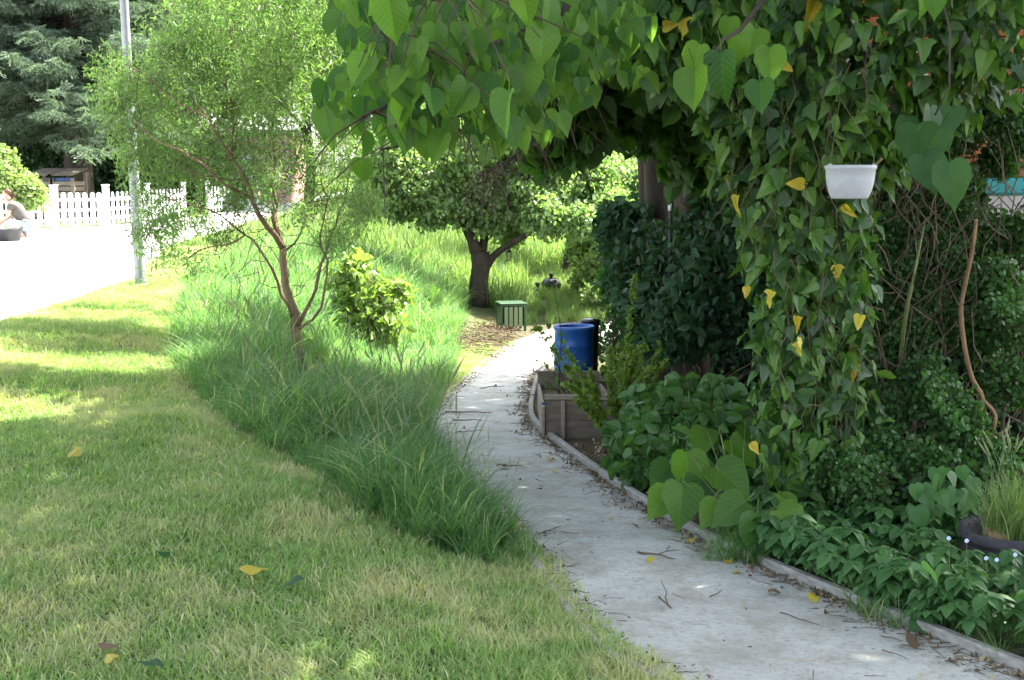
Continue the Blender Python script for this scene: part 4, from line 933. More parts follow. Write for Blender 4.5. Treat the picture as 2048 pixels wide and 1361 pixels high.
IB = [leafmesh('leaf', 'ivy', 1, M['brownleaf'], W=random.uniform(.4,.8), fold=.7, curl=.5, stem=.2, wav=.1) for _ in range(3)]
mb = MB(); mb.tube([I0-Vector((0,0,.1)), I0+Vector((.02,.05,1)), I0+Vector((-.02,.05,2)), I0+Vector((0,.1,3.2))], [.14,.12,.11,.10], 10); mb.make('stem', M['bark'], ivy, True)
ib = [(1600,960,80,6.1),(1690,960,70,6.2),(1590,860,80,6.0),(1680,860,80,6.1),(1590,760,80,5.95),(1670,760,75,6.05),(1580,660,78,5.9),(1660,660,80,6.0),(1590,560,85,5.85),(1670,550,80,5.95),(1560,470,85,5.8),(1660,450,90,5.9),(1540,380,85,5.75),(1640,360,95,5.8),(1540,290,90,5.7),(1650,260,100,5.7),(1740,300,70,5.9),(1480,330,55,5.9),(1470,240,60,5.8),(1560,190,100,5.6),(1680,150,110,5.5),(1460,120,90,5.7),(1560,70,110,5.5),(1700,30,120,5.4),(1820,60,110,5.6),(1800,170,90,5.9),(1900,30,110,5.5),(2010,60,110,5.5),(1960,140,90,5.8),(1380,20,90,5.7),(1440,-30,110,5.5),(1600,-40,120,5.4),(1780,-50,120,5.4),(1950,-50,120,5.4),(1880,210,60,6.1),(1380,120,70,5.9),(1340,60,60,6)]
blv = [(P(x, y, Y), r/F*Y) for x, y, r, Y in ib]
cands = []
for c, r in blv:
    for _ in range(85):
        d = Vector((random.gauss(0,1), random.gauss(0,1), random.gauss(0,1))).normalized()
        p = Vector(c) + Vector((d.x*r, d.y*r*.9, d.z*r*1.0))*random.uniform(.85,1.1)
        dep = min(((p-Vector(c2)).length/r2) for c2, r2 in blv)
        if dep < .72: continue
        cands.append((p, d))
front = [(p, d) for p, d in cands if d.y < .15]
vis = [(p, d) for p, d in front if nearframe(p)]; random.shuffle(vis)
objs, rest = vis[:296], [c for c in cands if c not in vis[:296]]
def ivyrot(d): return (random.gauss(-.4,.42), random.gauss(0,.5), math.atan2(d.x, -d.y)*.7+random.gauss(0,.6))
for i, (p, d) in enumerate(objs):
    lo = p.z < .9; r_ = random.random()
    ml = IB if .955 < r_ < .975 else IY if r_ > .975 else (IO if (r_ < (.45 if lo else .15)) else IV)  # dark leaves are more frequent low on the column
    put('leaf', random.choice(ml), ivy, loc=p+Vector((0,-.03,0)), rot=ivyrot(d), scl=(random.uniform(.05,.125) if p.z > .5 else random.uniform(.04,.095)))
ic = protos(IV[:10]+IO[:5])
rp = np.array([tuple(p) for p, d in rest]); rr = np.array([ivyrot(d) for p, d in rest])
inn = blobpts(blv, 60, .3); rr2 = np.column_stack([rng.normal(-.35,.4,len(inn)), rng.normal(0,.5,len(inn)), rng.normal(0,.9,len(inn))])
scatter('foliage', np.vstack([rp, inn]), ic, ivy, rot=np.vstack([rr, rr2]), scl=rng.uniform(.05,.115,len(rp)+len(inn)))
mb = MB()
for _ in range(70):
    c, r_b = blv[random.randrange(0, 22)]; a = Vector(c)+Vector((random.uniform(-1,1)*r_b*.8, -r_b*random.uniform(.75,1.05), random.uniform(-1,1)*r_b)); mb.tube(wig(a, a+Vector((random.gauss(0,.08), random.gauss(0,.04), -random.uniform(.15,.45))), 5, .02), [.003,.003,.0025,.002,.0018,.001], 3, False)
o = mb.make('runners', M['twig'], ivy); o['kind'] = 'stuff'
for x, y, s_ in ((1358,75,75),(1328,72,45),(1627,45,95),(1563,145,50),(1608,390,55),(1689,432,48),(1478,415,50),(1590,655,48),(1548,605,50),(1722,650,45),(1605,710,60),(1765,75,40),(1500,905,40),(1490,590,40)):
    Y = 5.3; put('leaf', random.choice(IY), ivy, loc=P(x, y-s_*.4, Y+.0), rot=(random.gauss(-.4,.4), random.gauss(0,.8), random.gauss(0,.9)), scl=s_/F*Y*.7)

# ================================================================== SMALL-LEAVED TANGLED SHRUB
K0 = Vector((X(1900,7), 7.0, h(X(1900,7),7))); tan = thing('tangled_shrub', 'tangled small-leaved shrub with bare woody stems right of the ivy', 'shrub', K0)
def bend(pts, Y, r0, r1, m='twig', n=6, par=tan):
    q = [P(x, y, Y + (dy[0] if dy else 0)) for x, y, *dy in pts]; mm = []
    for i in range(len(q)-1):
        p0_, p1_, p2_, p3_ = q[max(i-1,0)], q[i], q[i+1], q[min(i+2,len(q)-1)]
        for t in (0,.33,.66): mm.append(.5*((2*p1_)+(p2_-p0_)*t+(2*p0_-5*p1_+4*p2_-p3_)*t*t+(3*p1_-p0_-3*p2_+p3_)*t**3))
    mm.append(q[-1]); mb = MB(); mb.tube(mm, [r0+(r1-r0)*i/(len(mm)-1) for i in range(len(mm))], n); return mb.make('branch', M[m], par, True)
bend([(1925,930,.1),(1945,860),(1965,800),(1945,760),(1930,700),(1922,620),(1932,560),(1945,500),(1952,440,.1)], 6.3, .015, .010, 'orangebranch', 9)
bend([(2022,852),(2000,868),(1965,872),(1955,905),(1925,935)], 6.1, .006, .009, 'orangebranch')
bend([(1965,800),(1990,830),(1985,870),(1975,960,.2)], 6.3, .010, .012, 'orangebranch')
bend([(1800,740,.2),(1810,640),(1830,540),(1850,440,.3)], 6.5, .014, .006, 'greentwig')
bend([(1870,930,.2),(1860,800),(1890,700),(1880,600),(1900,480,.4)], 6.7, .010, .005)
bend([(2000,900,.3),(2010,760),(2000,600),(2030,450,.3)], 6.8, .012, .006)
bend([(1795,890),(1750,860),(1710,840)], 6.2, .005, .002, 'straw')
bend([(1788,905),(1825,895),(1832,935)], 6.0, .004, .003, 'straw')
mb = MB()
for _ in range(320):
    x = random.uniform(1720,2100); y = random.uniform(380,960); Y = random.uniform(6.4,7.8); a = P(x, y, Y); d = Vector((random.gauss(0,.25), random.gauss(0,.15), random.uniform(.2,.6)))
    mb.tube(wig(a, a+d, 4, .02), [.005,.004,.0035,.003,.002], 3, False)
o = mb.make('twigs', M['twig'], tan); o['kind'] = 'stuff'
tb = pb([(1900,500,50,7),(1980,480,60,7),(2040,560,60,6.8),(1880,640,50,6.8),(1820,560,40,7),(1850,760,40,6.4),(1880,800,40,6.2),(1920,840,30,6.1),(2010,650,50,6.6),(2020,760,40,6.5),(1760,620,40,7.0),(1780,720,40,6.8),(1700,760,30,6.6),(1760,830,40,6.3),(1760,900,36,6.0),(1820,930,40,5.9),(1900,950,40,5.8),(1700,880,40,6.2),(1980,920,30,5.9),(1730,560,40,7.1),(1780,470,40,7.2),(1990,220,50,7),(2035,270,30,6.9),(1930,260,36,7.2),(1920,370,26,7.0),(2000,320,20,7.2),(1850,330,34,7.4),(1900,420,34,7.3),(2040,470,30,7.0),(1860,430,30,7.2),(1830,680,30,6.7),(1950,680,30,6.9),(1980,560,30,6.6),(1650,930,40,5.9),(1720,960,40,5.7),(1850,1000,36,5.8)])
tcl = protos([cluster('sprig', 'ell_low', .028, 34, .10, M['smallleaf'], M['twig'], flat=1.3, W=1.7) for _ in range(8)])
scatter('foliage', blobpts(tb, 55, .1), tcl, tan)
# arching shoots with paler leaves than the rest
for pts in ([(1850,740),(1870,790),(1900,830),(1930,860)], [(1760,950),(1800,980),(1860,1010)], [(2060,560),(2020,620),(1990,600)]):
    V, Fc, UV = [], [], []; q = [P(x, y, 5.9) for x, y in pts]
    for i in range(160):
        k = random.randrange(len(q)-1); p = q[k].lerp(q[k+1], random.random())+Vector((random.gauss(0,.022), random.gauss(0,.022), random.gauss(0,.022))); v, f, u = leaf_vf('ell_low', random.uniform(.02,.034), W=1.8, fold=.3)
        rot = Euler((random.gauss(-1.6,.8), random.gauss(0,.8), random.uniform(0,6.28))).to_matrix(); b = len(V); V += [rot @ Vector(a)+p for a in v]; Fc += [tuple(a+b for a in g) for g in f]; UV += u
    o = put('shoot', mesh('shoot', V, Fc, M['elder'], False, UV), tan); o['kind'] = 'stuff'
# dock-like broad leaves in the ground cover
d0 = G(1900,1180); dock = thing('broadleaf_weed', 'broad round-leaved weed growing in front of the black planter', 'weed', d0)
DM = [leafmesh('leaf', 'heart', 1, M['elder'], W=.85, fold=.25, curl=.3, wav=.03, ser=.02) for _ in range(4)]
for i in range(34):
    p = P(random.uniform(1820,1925) if i % 3 else random.uniform(1925,2040), random.uniform(1130,1250) if i % 3 else random.uniform(1215,1280), random.uniform(4.3,5.1)); p.z = max(p.z, h(p.x,p.y)+.05)
    put('leaf', random.choice(DM), dock, loc=p, rot=(random.gauss(-1.0,.3), random.gauss(0,.3), random.gauss(0,1.2)), scl=random.uniform(.08,.13))
dd = thing('nettle_plant', 'leafy plant of rounded leaves under the tangled shrub by the black planter', 'weed', G(1900,1040))
for i in range(36):
    p = P(random.uniform(1820,1950), random.uniform(930,1060), random.uniform(5.3,5.8)); put('leaf', random.choice(DM), dd, loc=p, rot=(random.gauss(-.7,.3), random.gauss(0,.3), random.gauss(0,.9)), scl=random.uniform(.07,.12))

# ================================================================== OBJECTS
# hanging pot
hp = P(1699,398,5.0); pot = thing('hanging_pot', 'white plastic hanging flowerpot in front of the ivy', 'flowerpot', hp); k = 5.0/F
mb = MB(); R_ = 50*k; hh = 66*k
mb.lathe([(R_*.67,0),(R_*.72,.003),(R_*.745,hh*.08),(R_*.83,hh*.22),(R_*.90,hh*.42),(R_*.94,hh*.62),(R_*.96,hh*.86),(R_*1.0,hh*.89),(R_*1.01,hh*.99),(R_*.97,hh),(R_*.93,hh*.9),(R_*.80,hh*.3),(0,hh*.28)], 40, hp); mb.make('pot_body', M['potwhite'], pot, True)
mb = MB(); mb.lathe([(0,hh*.84),(R_*.6,hh*.86),(R_*.93,hh*.84),(R_*.90,hh*.7),(0,hh*.7)][::-1], 24, hp); mb.make('soil', M['ground'], pot, True)
for s in (-1,1):
    mb = MB(); a = hp+Vector((s*R_*.86, -R_*.5*0-.02, hh*.96)); mb.tube([a, a+Vector((0,0,.025)), a+Vector((-s*.01,.01,.08)), hp+Vector((0,.2,.42))], .0009, 4); mb.make('hanger', M['greentwig'], pot)
    mb = MB(); mb.box((a.x, a.y, a.z), (.014,.012,.022), bev=.002); mb.make('clip', M['potwhite'], pot)
o = MB().tube([hp+Vector((R_*.9,-.02,hh*.98)), hp+Vector((R_*1.15,-.03,hh*1.2))], .006, 6).make('broken_clip', M['straw'], pot)

# planter box
bx0, bx1, by0, by1 = .235, .80, 9.3, 10.9; bz = h(.5, 9.4)-.02
box = thing('planter_box', 'open brown wooden planter box beside the path kerb', 'planter', (.5,10,bz))
def plk(x0, x1, y0, y1, z0, z1, m='plank'):
    mb = MB(); mb.box(((x0+x1)/2,(y0+y1)/2,(z0+z1)/2), (abs(x1-x0), abs(y1-y0), abs(z1-z0)), bev=.003); return mb.make('plank', M[m], box)
plk(bx0+.03, bx1, by0, by0+.022, bz+.0, bz+.165); plk(bx0+.03, bx1, by0, by0+.022, bz+.17, bz+.335); plk(bx0+.02, bx1, by0-.012, by0+.03, bz+.338, bz+.375, 'plankgrey')
bzb = h(.5, 10.9)-.02
plk(bx0-.0, bx1, by1, by1+.022, bzb+.0, bzb+.19); plk(bx0-.0, bx1, by1, by1+.022, bzb+.195, bzb+.40)
# side boards follow the slope
for x, m in ((bx0, 'plankgrey'), (bx1, 'plank')):
    for z0, z1 in ((0,.135),(.14,.285)):
        V = [(x+dx, y, zz) for y, b in ((by0-.02, bz), (by1, bzb)) for dx in (0,.022) for zz in (b+z0, b+z1)]
        Fc = [(0,1,3,2),(4,6,7,5),(0,4,5,1),(2,3,7,6),(1,5,7,3),(0,2,6,4)]; put('plank', mesh('plank', V, Fc, M[m]), box)
mb = MB(); mb.box((bx0+.165, by0-.018, bz+.17), (.03,.03,.33), bev=.003); mb.make('post', M['plankgrey'], box)
mb = MB(); mb.box((.52, 10.1, bz-.02+.1), (.52,1.55,.16)); mb.make('soil', M['ground'], box)
cl = P(1086,808,9.28); t = MB(); t.box(cl, (.02,.014,.024), bev=.003); o = t.make('clip', M['blue'], box)
# blue barrel
b0 = Vector((X(1149,13), 13.0, h(X(1149,13),13))); bar = thing('water_barrel', 'blue plastic water barrel behind the planter box', 'barrel', b0)
r_ = .215; mb = MB(); mb.lathe([(r_*.94,0),(r_,.03),(r_*1.0,.2),(r_*1.03,.215),(r_*1.03,.235),(r_,.25),(r_*1.0,.42),(r_*1.03,.435),(r_*1.03,.455),(r_,.47),(r_*.99,.60),(r_*1.04,.61),(r_*1.045,.645),(r_*1.0,.65),(r_*.93,.63),(r_*.92,.35),(0,.35)], 36, b0); mb.make('barrel_body', M['blue'], bar, True)
mb = MB(); mb.lathe([(0,.55),(r_*.92,.55),(r_*.92,.54),(0,.54)][::-1], 24, b0); mb.make('water', M['black'], bar)
b1 = b0+Vector((.19,.28,0)); t = thing('black_bin', 'dark bin half hidden behind the right side of the blue barrel', 'bin', b1)
mb = MB(); mb.lathe([(.09,0),(.105,.62),(.115,.63),(.115,.66),(.10,.66),(.09,.5),(0,.5)], 20, b1); mb.make('bin_body', M['black'], t, True)
mb = MB(); mb.lathe([(0,.66),(.12,.66),(.12,.68),(.05,.70),(0,.70)][::-1], 20, b1+Vector((0,0,0))); mb.make('lid', M['black'], t, True)
# green slatted bin
g0 = G(1022,660); gb = thing('slatted_bin', 'green garden bin with pale slats at the path bend', 'bin', g0, rz=R(12))
def lput(name, mb, m, par, sm_=False):
    o = bpy.data.objects.new(name, mesh(name, mb.V, mb.F, M[m], sm_)); COL.objects.link(o); o.parent = par; return o
for s in (-1,1):
    for s2 in (-1,1): mb = MB(); mb.box((s*.19, s2*.17, .2), (.035,.035,.42), bev=.006); lput('post', mb, 'bingreen', gb)
for i in range(4): mb = MB(); mb.box((-.115+.077*i, -.185, .22), (.058,.014,.32), bev=.004); lput('slat', mb, 'binslat', gb)
for s in (-1,1):
    mb = MB(); mb.box((0, s*.172, .405), (.36,.03,.03), bev=.004); lput('rail', mb, 'bingreen', gb)
    mb = MB(); mb.box((s*.19, 0, .22), (.02,.30,.30), bev=.004); lput('side_panel', mb, 'bingreen', gb)
mb = MB(); mb.box((0,0,.43), (.44,.42,.022), bev=.008); lput('lid', mb, 'bingreen', gb); mb = MB(); mb.box((0,.182,.22), (.34,.012,.32)); lput('back_panel', mb, 'bingreen', gb)
# black sacks
def sack(px, py, s, lab):
    g = G(px, py); t = thing('rubbish_sack', lab, 'sack', g, 'black sacks in the meadow'); mb = MB(); V = []; n = 20; m_ = 12; sd0 = random.random()*9
    for i in range(m_+1):
        ph = math.pi*i/m_
        for j in range(n):
            th = 2*math.pi*j/n; rr = s*(1+.10*math.sin(5*th+sd0+i)+.07*math.sin(9*th-i*1.3))*(math.sin(ph)**.6); V.append((g.x+rr*math.cos(th), g.y+rr*math.sin(th), g.z+s*.8-s*.85*math.cos(ph)*(-1 if False else 1)))
    Fc = [(i*n+j, i*n+(j+1)%n, (i+1)*n+(j+1)%n, (i+1)*n+j) for i in range(m_) for j in range(n)]; put('bag', mesh('bag', V, Fc, M['black'], True), t)
    mb.lathe([(.02,0),(.035,.03),(.06,.08),(.05,.09),(0,.05)], 9, (g.x, g.y, g.z+s*1.6)); mb.make('tied_neck', M['black'], t, True)
sack(1102,588,.19,'shiny black rubbish sack in the grass, left one of two'); sack(1165,590,.17,'black rubbish sack at the foot of the small straight tree'); sack(1075,592,.10,'small black sack lying beside the shiny larger sack')
# black planter with grass at the right
n0 = G(2010,1150); pln = thing('tub_planter', 'black textured tub planter with straw and long grass at the right edge', 'planter', n0)
mb = MB(); pr_ = [(.15,-.02)]+[(.17+.012*math.sin(i*1.57)+.03*i/10, .02*i) for i in range(11)]+[(.205,.215),(.17,.205),(.165,.16),(0,.16)]; mb.lathe(pr_, 32, n0, .02); mb.make('tub_body', M['rope'], pln, True)
mb = MB(); mb.lathe([(0,.225),(.03,.222),(.06,.205),(.075,.17),(0,.15)][::-1], 16, n0+Vector((-.05,-.02,0)), .12); mb.make('straw_mound', M['straw'], pln, True)
gp_ = [n0+Vector((random.gauss(.02,.07), random.gauss(0,.07), .17)) for _ in range(26)]
yg = protos([tuft(26, .04, .12, .34, .004, .5, 5, M['meadow'], seed=1) for _ in range(3)])
scatter('grass', [tuple(p) for p in gp_], yg, pln, align='up')
# forget-me-nots
for i, (x, y, lab) in enumerate(((1897,1077,'tiny pale blue flower left of the black planter, lower one'),(1933,1082,'tiny pale blue flower right beside the planter rim'),(1972,1117,'tiny pale blue flower in front of the black planter, left of its pair'),(1993,1120,'tiny pale blue flower in front of the planter, near its middle'),(2030,1110,'tiny pale blue flower at the planter, closest to the frame edge'))):
    p = P(x, y, 4.35); g = Vector((p.x+.02, p.y+.05, h(p.x, p.y))); t = thing('flower', lab, 'flower', g, 'pale blue flowers by the black planter')
    mb = MB(); mb.tube([g, g.lerp(p,.6)+Vector((.01,0,.01)), p], [.002,.0015,.001], 4); mb.make('stem', M['greentwig'], t)
    for k in range(5):
        a = k*2*math.pi/5; c = p+Vector((.0045*math.cos(a), -.002, .0045*math.sin(a))); mb = MB(); V = [c+Vector((.004*math.cos(b), -.001*math.cos(b*2), .004*math.sin(b))) for b in np.linspace(0,2*math.pi,8,endpoint=False)]
        V2 = [v+Vector((0,.0008,0)) for v in V]; put('petal', mesh('petal', V+V2, [tuple(range(8)), tuple(range(15,7,-1))]+[(i_,(i_+1)%8,8+(i_+1)%8,8+i_) for i_ in range(8)], M['flower']), t)
    MB().lathe([(0,0),(.002,.001),(0,.002)], 6, p+Vector((0,-.004,-.001))).make('centre', M['yellow'], t)
# lamp post
l0_ = G(281,572); lp = thing('lamp_post', 'grey metal lamp post at the lawn edge by the street', 'lamp post', l0_)
tl = Vector((-.018,0,1)).normalized(); tk = lambda z: l0_+tl*z
mb = MB(); mb.tube([tk(-.1), tk(.0), tk(1.5), tk(1.52), tk(4), tk(6.4)], [.068,.068,.062,.056,.048,.036], 20); mb.make('pole', M['metal'], lp, True)
mb = MB(); mb.box(tk(.75)+Vector((.02,-.063,0)), (.07,.012,.38), bev=.004); mb.make('access_door', M['metal'], lp)
mb = MB(); mb.lathe([(.07,0),(.085,.0),(.09,.02),(.07,.03)], 20, l0_); mb.make('collar', M['metal'], lp, True)
mb = MB(); mb.tube([tk(6.35), tk(6.6), tk(6.7)+Vector((-.5,0,.02))], [.036,.032,.03], 10); mb.make('arm', M['metal'], lp, True)
mb = MB(); mb.box(tk(6.7)+Vector((-.75,0,0)), (.6,.2,.1), bev=.03); mb.make('lamp_head', M['metal'], lp)
# picket fence
def fence(pts, label, spacing=.2):
    a0 = pts[0]; root = thing('picket_fence', label, 'fence', (a0[0], a0[1], h(*a0)))
    pk = None
    V = []; wd, th, hi = .12, .022, .86
    prof = [(-wd/2,.06),(wd/2,.06)]+[(wd/2*math.cos(a), hi-wd/2+wd/2*math.sin(a)) for a in np.linspace(0, math.pi, 7)]
    n = len(prof); V = [(x, -th/2, z) for x, z in prof]+[(x, th/2, z) for x, z in prof]; Fc = [tuple(range(n)), tuple(range(2*n-1, n-1, -1))]+[(i, (i+1)%n, n+(i+1)%n, n+i)[::-1] for i in range(n)]
    pk = mesh('picket', V, Fc, M['whitepaint'])
    mbp_ = MB(); mbp_.box((0,0,.5), (.11,.11,1.04), bev=.008); mbp_.box((0,0,1.035), (.14,.14,.03), bev=.01); pm_ = mesh('post', mbp_.V, mbp_.F, M['whitepaint'])
    for i in range(len(pts)-1):
        a = Vector((*pts[i], 0)); b = Vector((*pts[i+1], 0)); d = b-a; ln = d.length; d.normalize(); rz = math.atan2(d.y, d.x); za, zb = ip(a.y, ZS), ip(b.y, ZS)
        put('post', pm_, root, loc=(a.x, a.y, za), rot=(0,0,rz)); k = int(ln/spacing); sp_ = ln/(k+1); nn = Vector((d.y, -d.x, 0))
        if nn.y > 0: nn = -nn
        for j in range(1, k+1):
            c = a+d*sp_*j+nn*.035; put('picket', pk, root, loc=(c.x, c.y, za+(zb-za)*sp_*j/ln+random.uniform(-.008,.008)), rot=(0, random.gauss(0,.01), rz))
        for z in (.2,.43,.68):
            V = [a+nn*o_+Vector((0,0,za+z+e)) for e in (-.035,.035) for o_ in (-.012,.022)]+[b+nn*o_+Vector((0,0,zb+z+e)) for e in (-.035,.035) for o_ in (-.012,.022)]
            put('rail', mesh('rail', V, [(0,1,3,2),(4,6,7,5),(0,4,5,1),(2,3,7,6),(0,2,6,4),(1,5,7,3)], M['whitepaint']), root)
    b = pts[-1]; put('post', pm_, root, loc=(b[0], b[1], ip(b[1], ZS)))
fence([(-14.6,26.2),(-12.8,27.1),(X(112,29.2),29.2)], 'white picket fence section behind the crouching person')
fence([(X(113,29.25),29.35),(X(216,30.4),30.4)], 'white picket fence section in front of the compost boxes, with round-topped pickets')
fence([(X(217,30.5),30.55),(X(300,33.2),33.2),(X(372,36),36)], 'white picket fence section right of the lamp post, running back', .30)
fence([(X(420,39),39),(X(480,42),42),(X(520,45),45)], 'distant white picket fence in front of the brick garage', .32)
# compost boxes
def pallet_box(px, label, w_):
    Y = 35.0; x = X(px, Y); g = Vector((x, Y, h(x, Y))); t = thing('compost_box', label, 'compost box', g, 'wooden compost boxes')
    for s in (-1,1): mb = MB(); mb.box(g+Vector((s*w_/2, -.5, .58)), (.09,.07,1.2), bev=.006); mb.make('post', M['plankgrey'], t); mb = MB(); mb.box(g+Vector((s*w_/2, .55, .68)), (.09,.07,1.4), bev=.006); mb.make('post', M['plankgrey'], t)
    for i in range(7): mb = MB(); mb.box(g+Vector((0, -.53, .12+.15*i)), (w_-.1,.02,.12), bev=.003); mb.make('slat', M['plankgrey'], t)
    for i in range(7):
        for s in (-1,1): mb = MB(); mb.box(g+Vector((s*(w_/2-.01), 0, .12+.15*i)), (.02,1.0,.12), bev=.003); mb.make('side_slat', M['plankgrey'], t)
    V = [g+Vector((sx*(w_/2+.06), y, z+dz)) for dz in (0,.03) for y, z in ((-.66,1.24),(.62,1.44)) for sx in (-1,1)]
    o = put('lid', mesh('lid', V, [(0,1,3,2),(4,6,7,5),(0,4,5,1),(2,3,7,6),(0,2,6,4),(1,5,7,3)], M['plank']), t)
    mb = MB(); mb.box(g+Vector((.0,-.45,1.14)), (w_-.12,.02,.08)); mb.make('liner', M['blue' if px > 120 else 'black'], t)
pallet_box(103, 'left wooden compost box under the spruce with a slanted lid', .60); pallet_box(145, 'right wooden compost box with a blue strip under its lid', .58)
t = bpy.data.objects.get('compost_box')
# brick garage
gx = X(500,54); gg = Vector((gx, 54, h(gx,54)-.1)); gar = thing('brick_garage', 'low pinkish brick garage with grey roof edge behind the twisted tree', 'garage', gg)
MB().box(gg+Vector((0,0,1.5)), (4.6,4,3.0)).make('wall', M['farbrick'], gar); MB().box(gg+Vector((0,0,3.1)), (5.0,4.4,.18), bev=.02).make('roof', M['roofgrey'], gar)
o = MB().box(gg+Vector((-.4,-2.02,1.05)), (2.2,.05,2.1), bev=.01).make('door', M['whitepaint'], gar)
for i in range(5): MB().box(gg+Vector((-.4,-2.06,.2+.42*i)), (2.1,.03,.38), bev=.008).make('door_panel', M['whitepaint'], gar)
# brick house behind the ivy
HY = 9.3; hb0 = Vector((3.9, HY, h(3.9,HY))); hou = thing('brick_house', 'orange brick house wall glimpsed through the ivy', 'house', hb0)
MB().box((4.3, HY+.13, 1.6), (3.4,.2,4.0)).make('wall', M['mortar'], hou)
MB().box((4.3, HY+.05, 3.62), (3.8,.6,.12)).make('roof_edge', M['roofgrey'], hou)
bm_ = MB(); bm_.box((0,0,0), (.215,.10,.065), bev=.004); bmesh_ = mesh('brick', bm_.V, bm_.F, M['brick']); cnt = 0
for r in range(19):
    for c in range(15):
        x = 2.72+.226*c+(.113 if r % 2 else 0); put('brick', bmesh_, hou, loc=(x, HY+random.uniform(-.003,.003)-.012, 1.62+.075*r), rot=(0,0,random.gauss(0,.006))); cnt += 1
mb = MB(); mb.box((3.1, HY-.07, 2.43), (.05,.04,.5)); mb.box((3.1, HY-.07, 2.6), (.3,.03,.03)); mb.make('window_frame', M['whitepaint'], hou)
# pale box with teal cover at the right edge
wx = Vector((X(2020,8.6), 8.6, h(X(2020,8.6),8.6))); t = thing('storage_box', 'pale panel box with a teal cover glimpsed through the shrub', 'storage box', wx)
MB().box(wx+Vector((.1,0,.95)), (.75,.5,1.9), bev=.01).make('box_body', M['palebox'], t); MB().box(wx+Vector((.1,0,1.93)), (.82,.56,.12), bev=.02).make('cover', M['teal'], t)

# tub and person
tb0 = G(20,489); tub = thing('plastic_tub', 'dark grey flexible tub on the pavement in front of the person', 'tub', tb0)
MB().lathe([(.175,0),(.19,.01),(.225,.28),(.235,.285),(.235,.30),(.215,.30),(.18,.05),(0,.05)], 28, tb0, .01).make('tub_body', M['tubgrey'], tub, True)
for s in (-1,1): MB().tube([tb0+Vector((s*.22,-.06,.28)), tb0+Vector((s*.25,-.05,.34)), tb0+Vector((s*.25,.05,.34)), tb0+Vector((s*.22,.06,.28))], .012, 6).make('handle', M['tubgrey'], tub, True)
pr0 = G(56,481); per = thing('person', 'crouching person in a grey top and pale jeans reaching into a dark tub', 'person', pr0)
def skin(name, joints, edges, m, root=0, lev=1):
    me = bpy.data.meshes.new(name); me.from_pydata([j[0] for j in joints], edges, []); me.materials.append(M[m])
    o = bpy.data.objects.new(name, me); COL.objects.link(o); o.parent = per
    md = o.modifiers.new('skin', 'SKIN'); sv = me.skin_vertices[0].data if me.skin_vertices else None
    if sv is None:
        bpy.context.view_layer.objects.active = o; sv = me.skin_vertices[0].data
    for i, j in enumerate(joints): sv[i].radius = (j[1], j[1] if len(j) < 3 else j[2]); sv[i].use_root = (i == root)
    md.use_smooth_shade = True; s = o.modifiers.new('sub', 'SUBSURF'); s.levels = lev; s.render_levels = 2; return o
# facing -x; pelvis first
B = [((.02,0,.30),.12),((-.08,0,.46),.12),((-.19,0,.62),.14),((-.26,0,.72),.12),((-.33,0,.80),.05),((-.37,0,.85),.06),((-.40,0,.92),.085,.075),((-.42,0,.99),.075,.07),((-.36,0,1.03),.05),
     ((-.25,.17,.71),.055),((-.36,.22,.53),.04),((-.55,.16,.40),.032),((-.62,.14,.33),.028),
     ((-.25,-.17,.71),.055),((-.30,-.24,.50),.04),((-.50,-.20,.38),.032),((-.58,-.18,.31),.028),
     ((.02,.11,.28),.09),((-.38,.20,.44),.065),((-.10,.17,.10),.045),((-.08,.17,.05),.035),((-.22,.18,.03),.03),
     ((.02,-.11,.28),.09),((-.36,-.20,.40),.065),((-.05,-.17,.12),.045),((.0,-.17,.05),.035),((-.16,-.18,.03),.03),
     ((-.485,0,.90),.02),((-.665,.13,.29),.014),((-.62,-.17,.27),.014)]
E = [(0,1),(1,2),(2,3),(3,4),(4,5),(5,6),(6,7),(7,8),(3,9),(9,10),(10,11),(11,12),(3,13),(13,14),(14,15),(15,16),(0,17),(17,18),(18,19),(19,20),(20,21),(0,22),(22,23),(23,24),(24,25),(25,26),(6,27),(12,28),(16,29)]
try:
    skin('body', B, E, 'skin')
    S = [((.02,0,.33),.135),((-.08,0,.46),.14),((-.19,0,.62),.16),((-.26,0,.73),.135),((-.30,0,.77),.08),((-.25,.18,.71),.075),((-.31,.22,.60),.062),((-.25,-.18,.71),.075),((-.28,-.22,.60),.062)]
    skin('tshirt', S, [(0,1),(1,2),(2,3),(3,4),(3,5),(5,6),(3,7),(7,8)], 'tshirt')
    D = [((.03,0,.30),.14),((.02,.11,.28),.105),((-.37,.20,.44),.082),((-.22,.19,.24),.06),((.02,-.11,.28),.105),((-.35,-.20,.40),.082),((-.20,-.19,.24),.062)]
    skin('jeans', D, [(0,1),(1,2),(2,3),(0,4),(4,5),(5,6)], 'denim')
    Hh = [((-.33,0,.92),.07),((-.37,0,1.01),.085),((-.42,0,1.055),.06),((-.34,.05,.98),.06),((-.34,-.05,.98),.06),((-.30,0,.87),.045)]
    skin('hair', Hh, [(0,1),(1,2),(1,3),(1,4),(0,5)], 'hair')
    for y in (.18,-.18): skin('sandal', [((-.04,y,.03),.045,.03),((-.14,y,.028),.04,.028),((-.24,y,.025),.045,.025)], [(0,1),(1,2)], 'shoe')
except Exception as ex:
    print('person', ex)

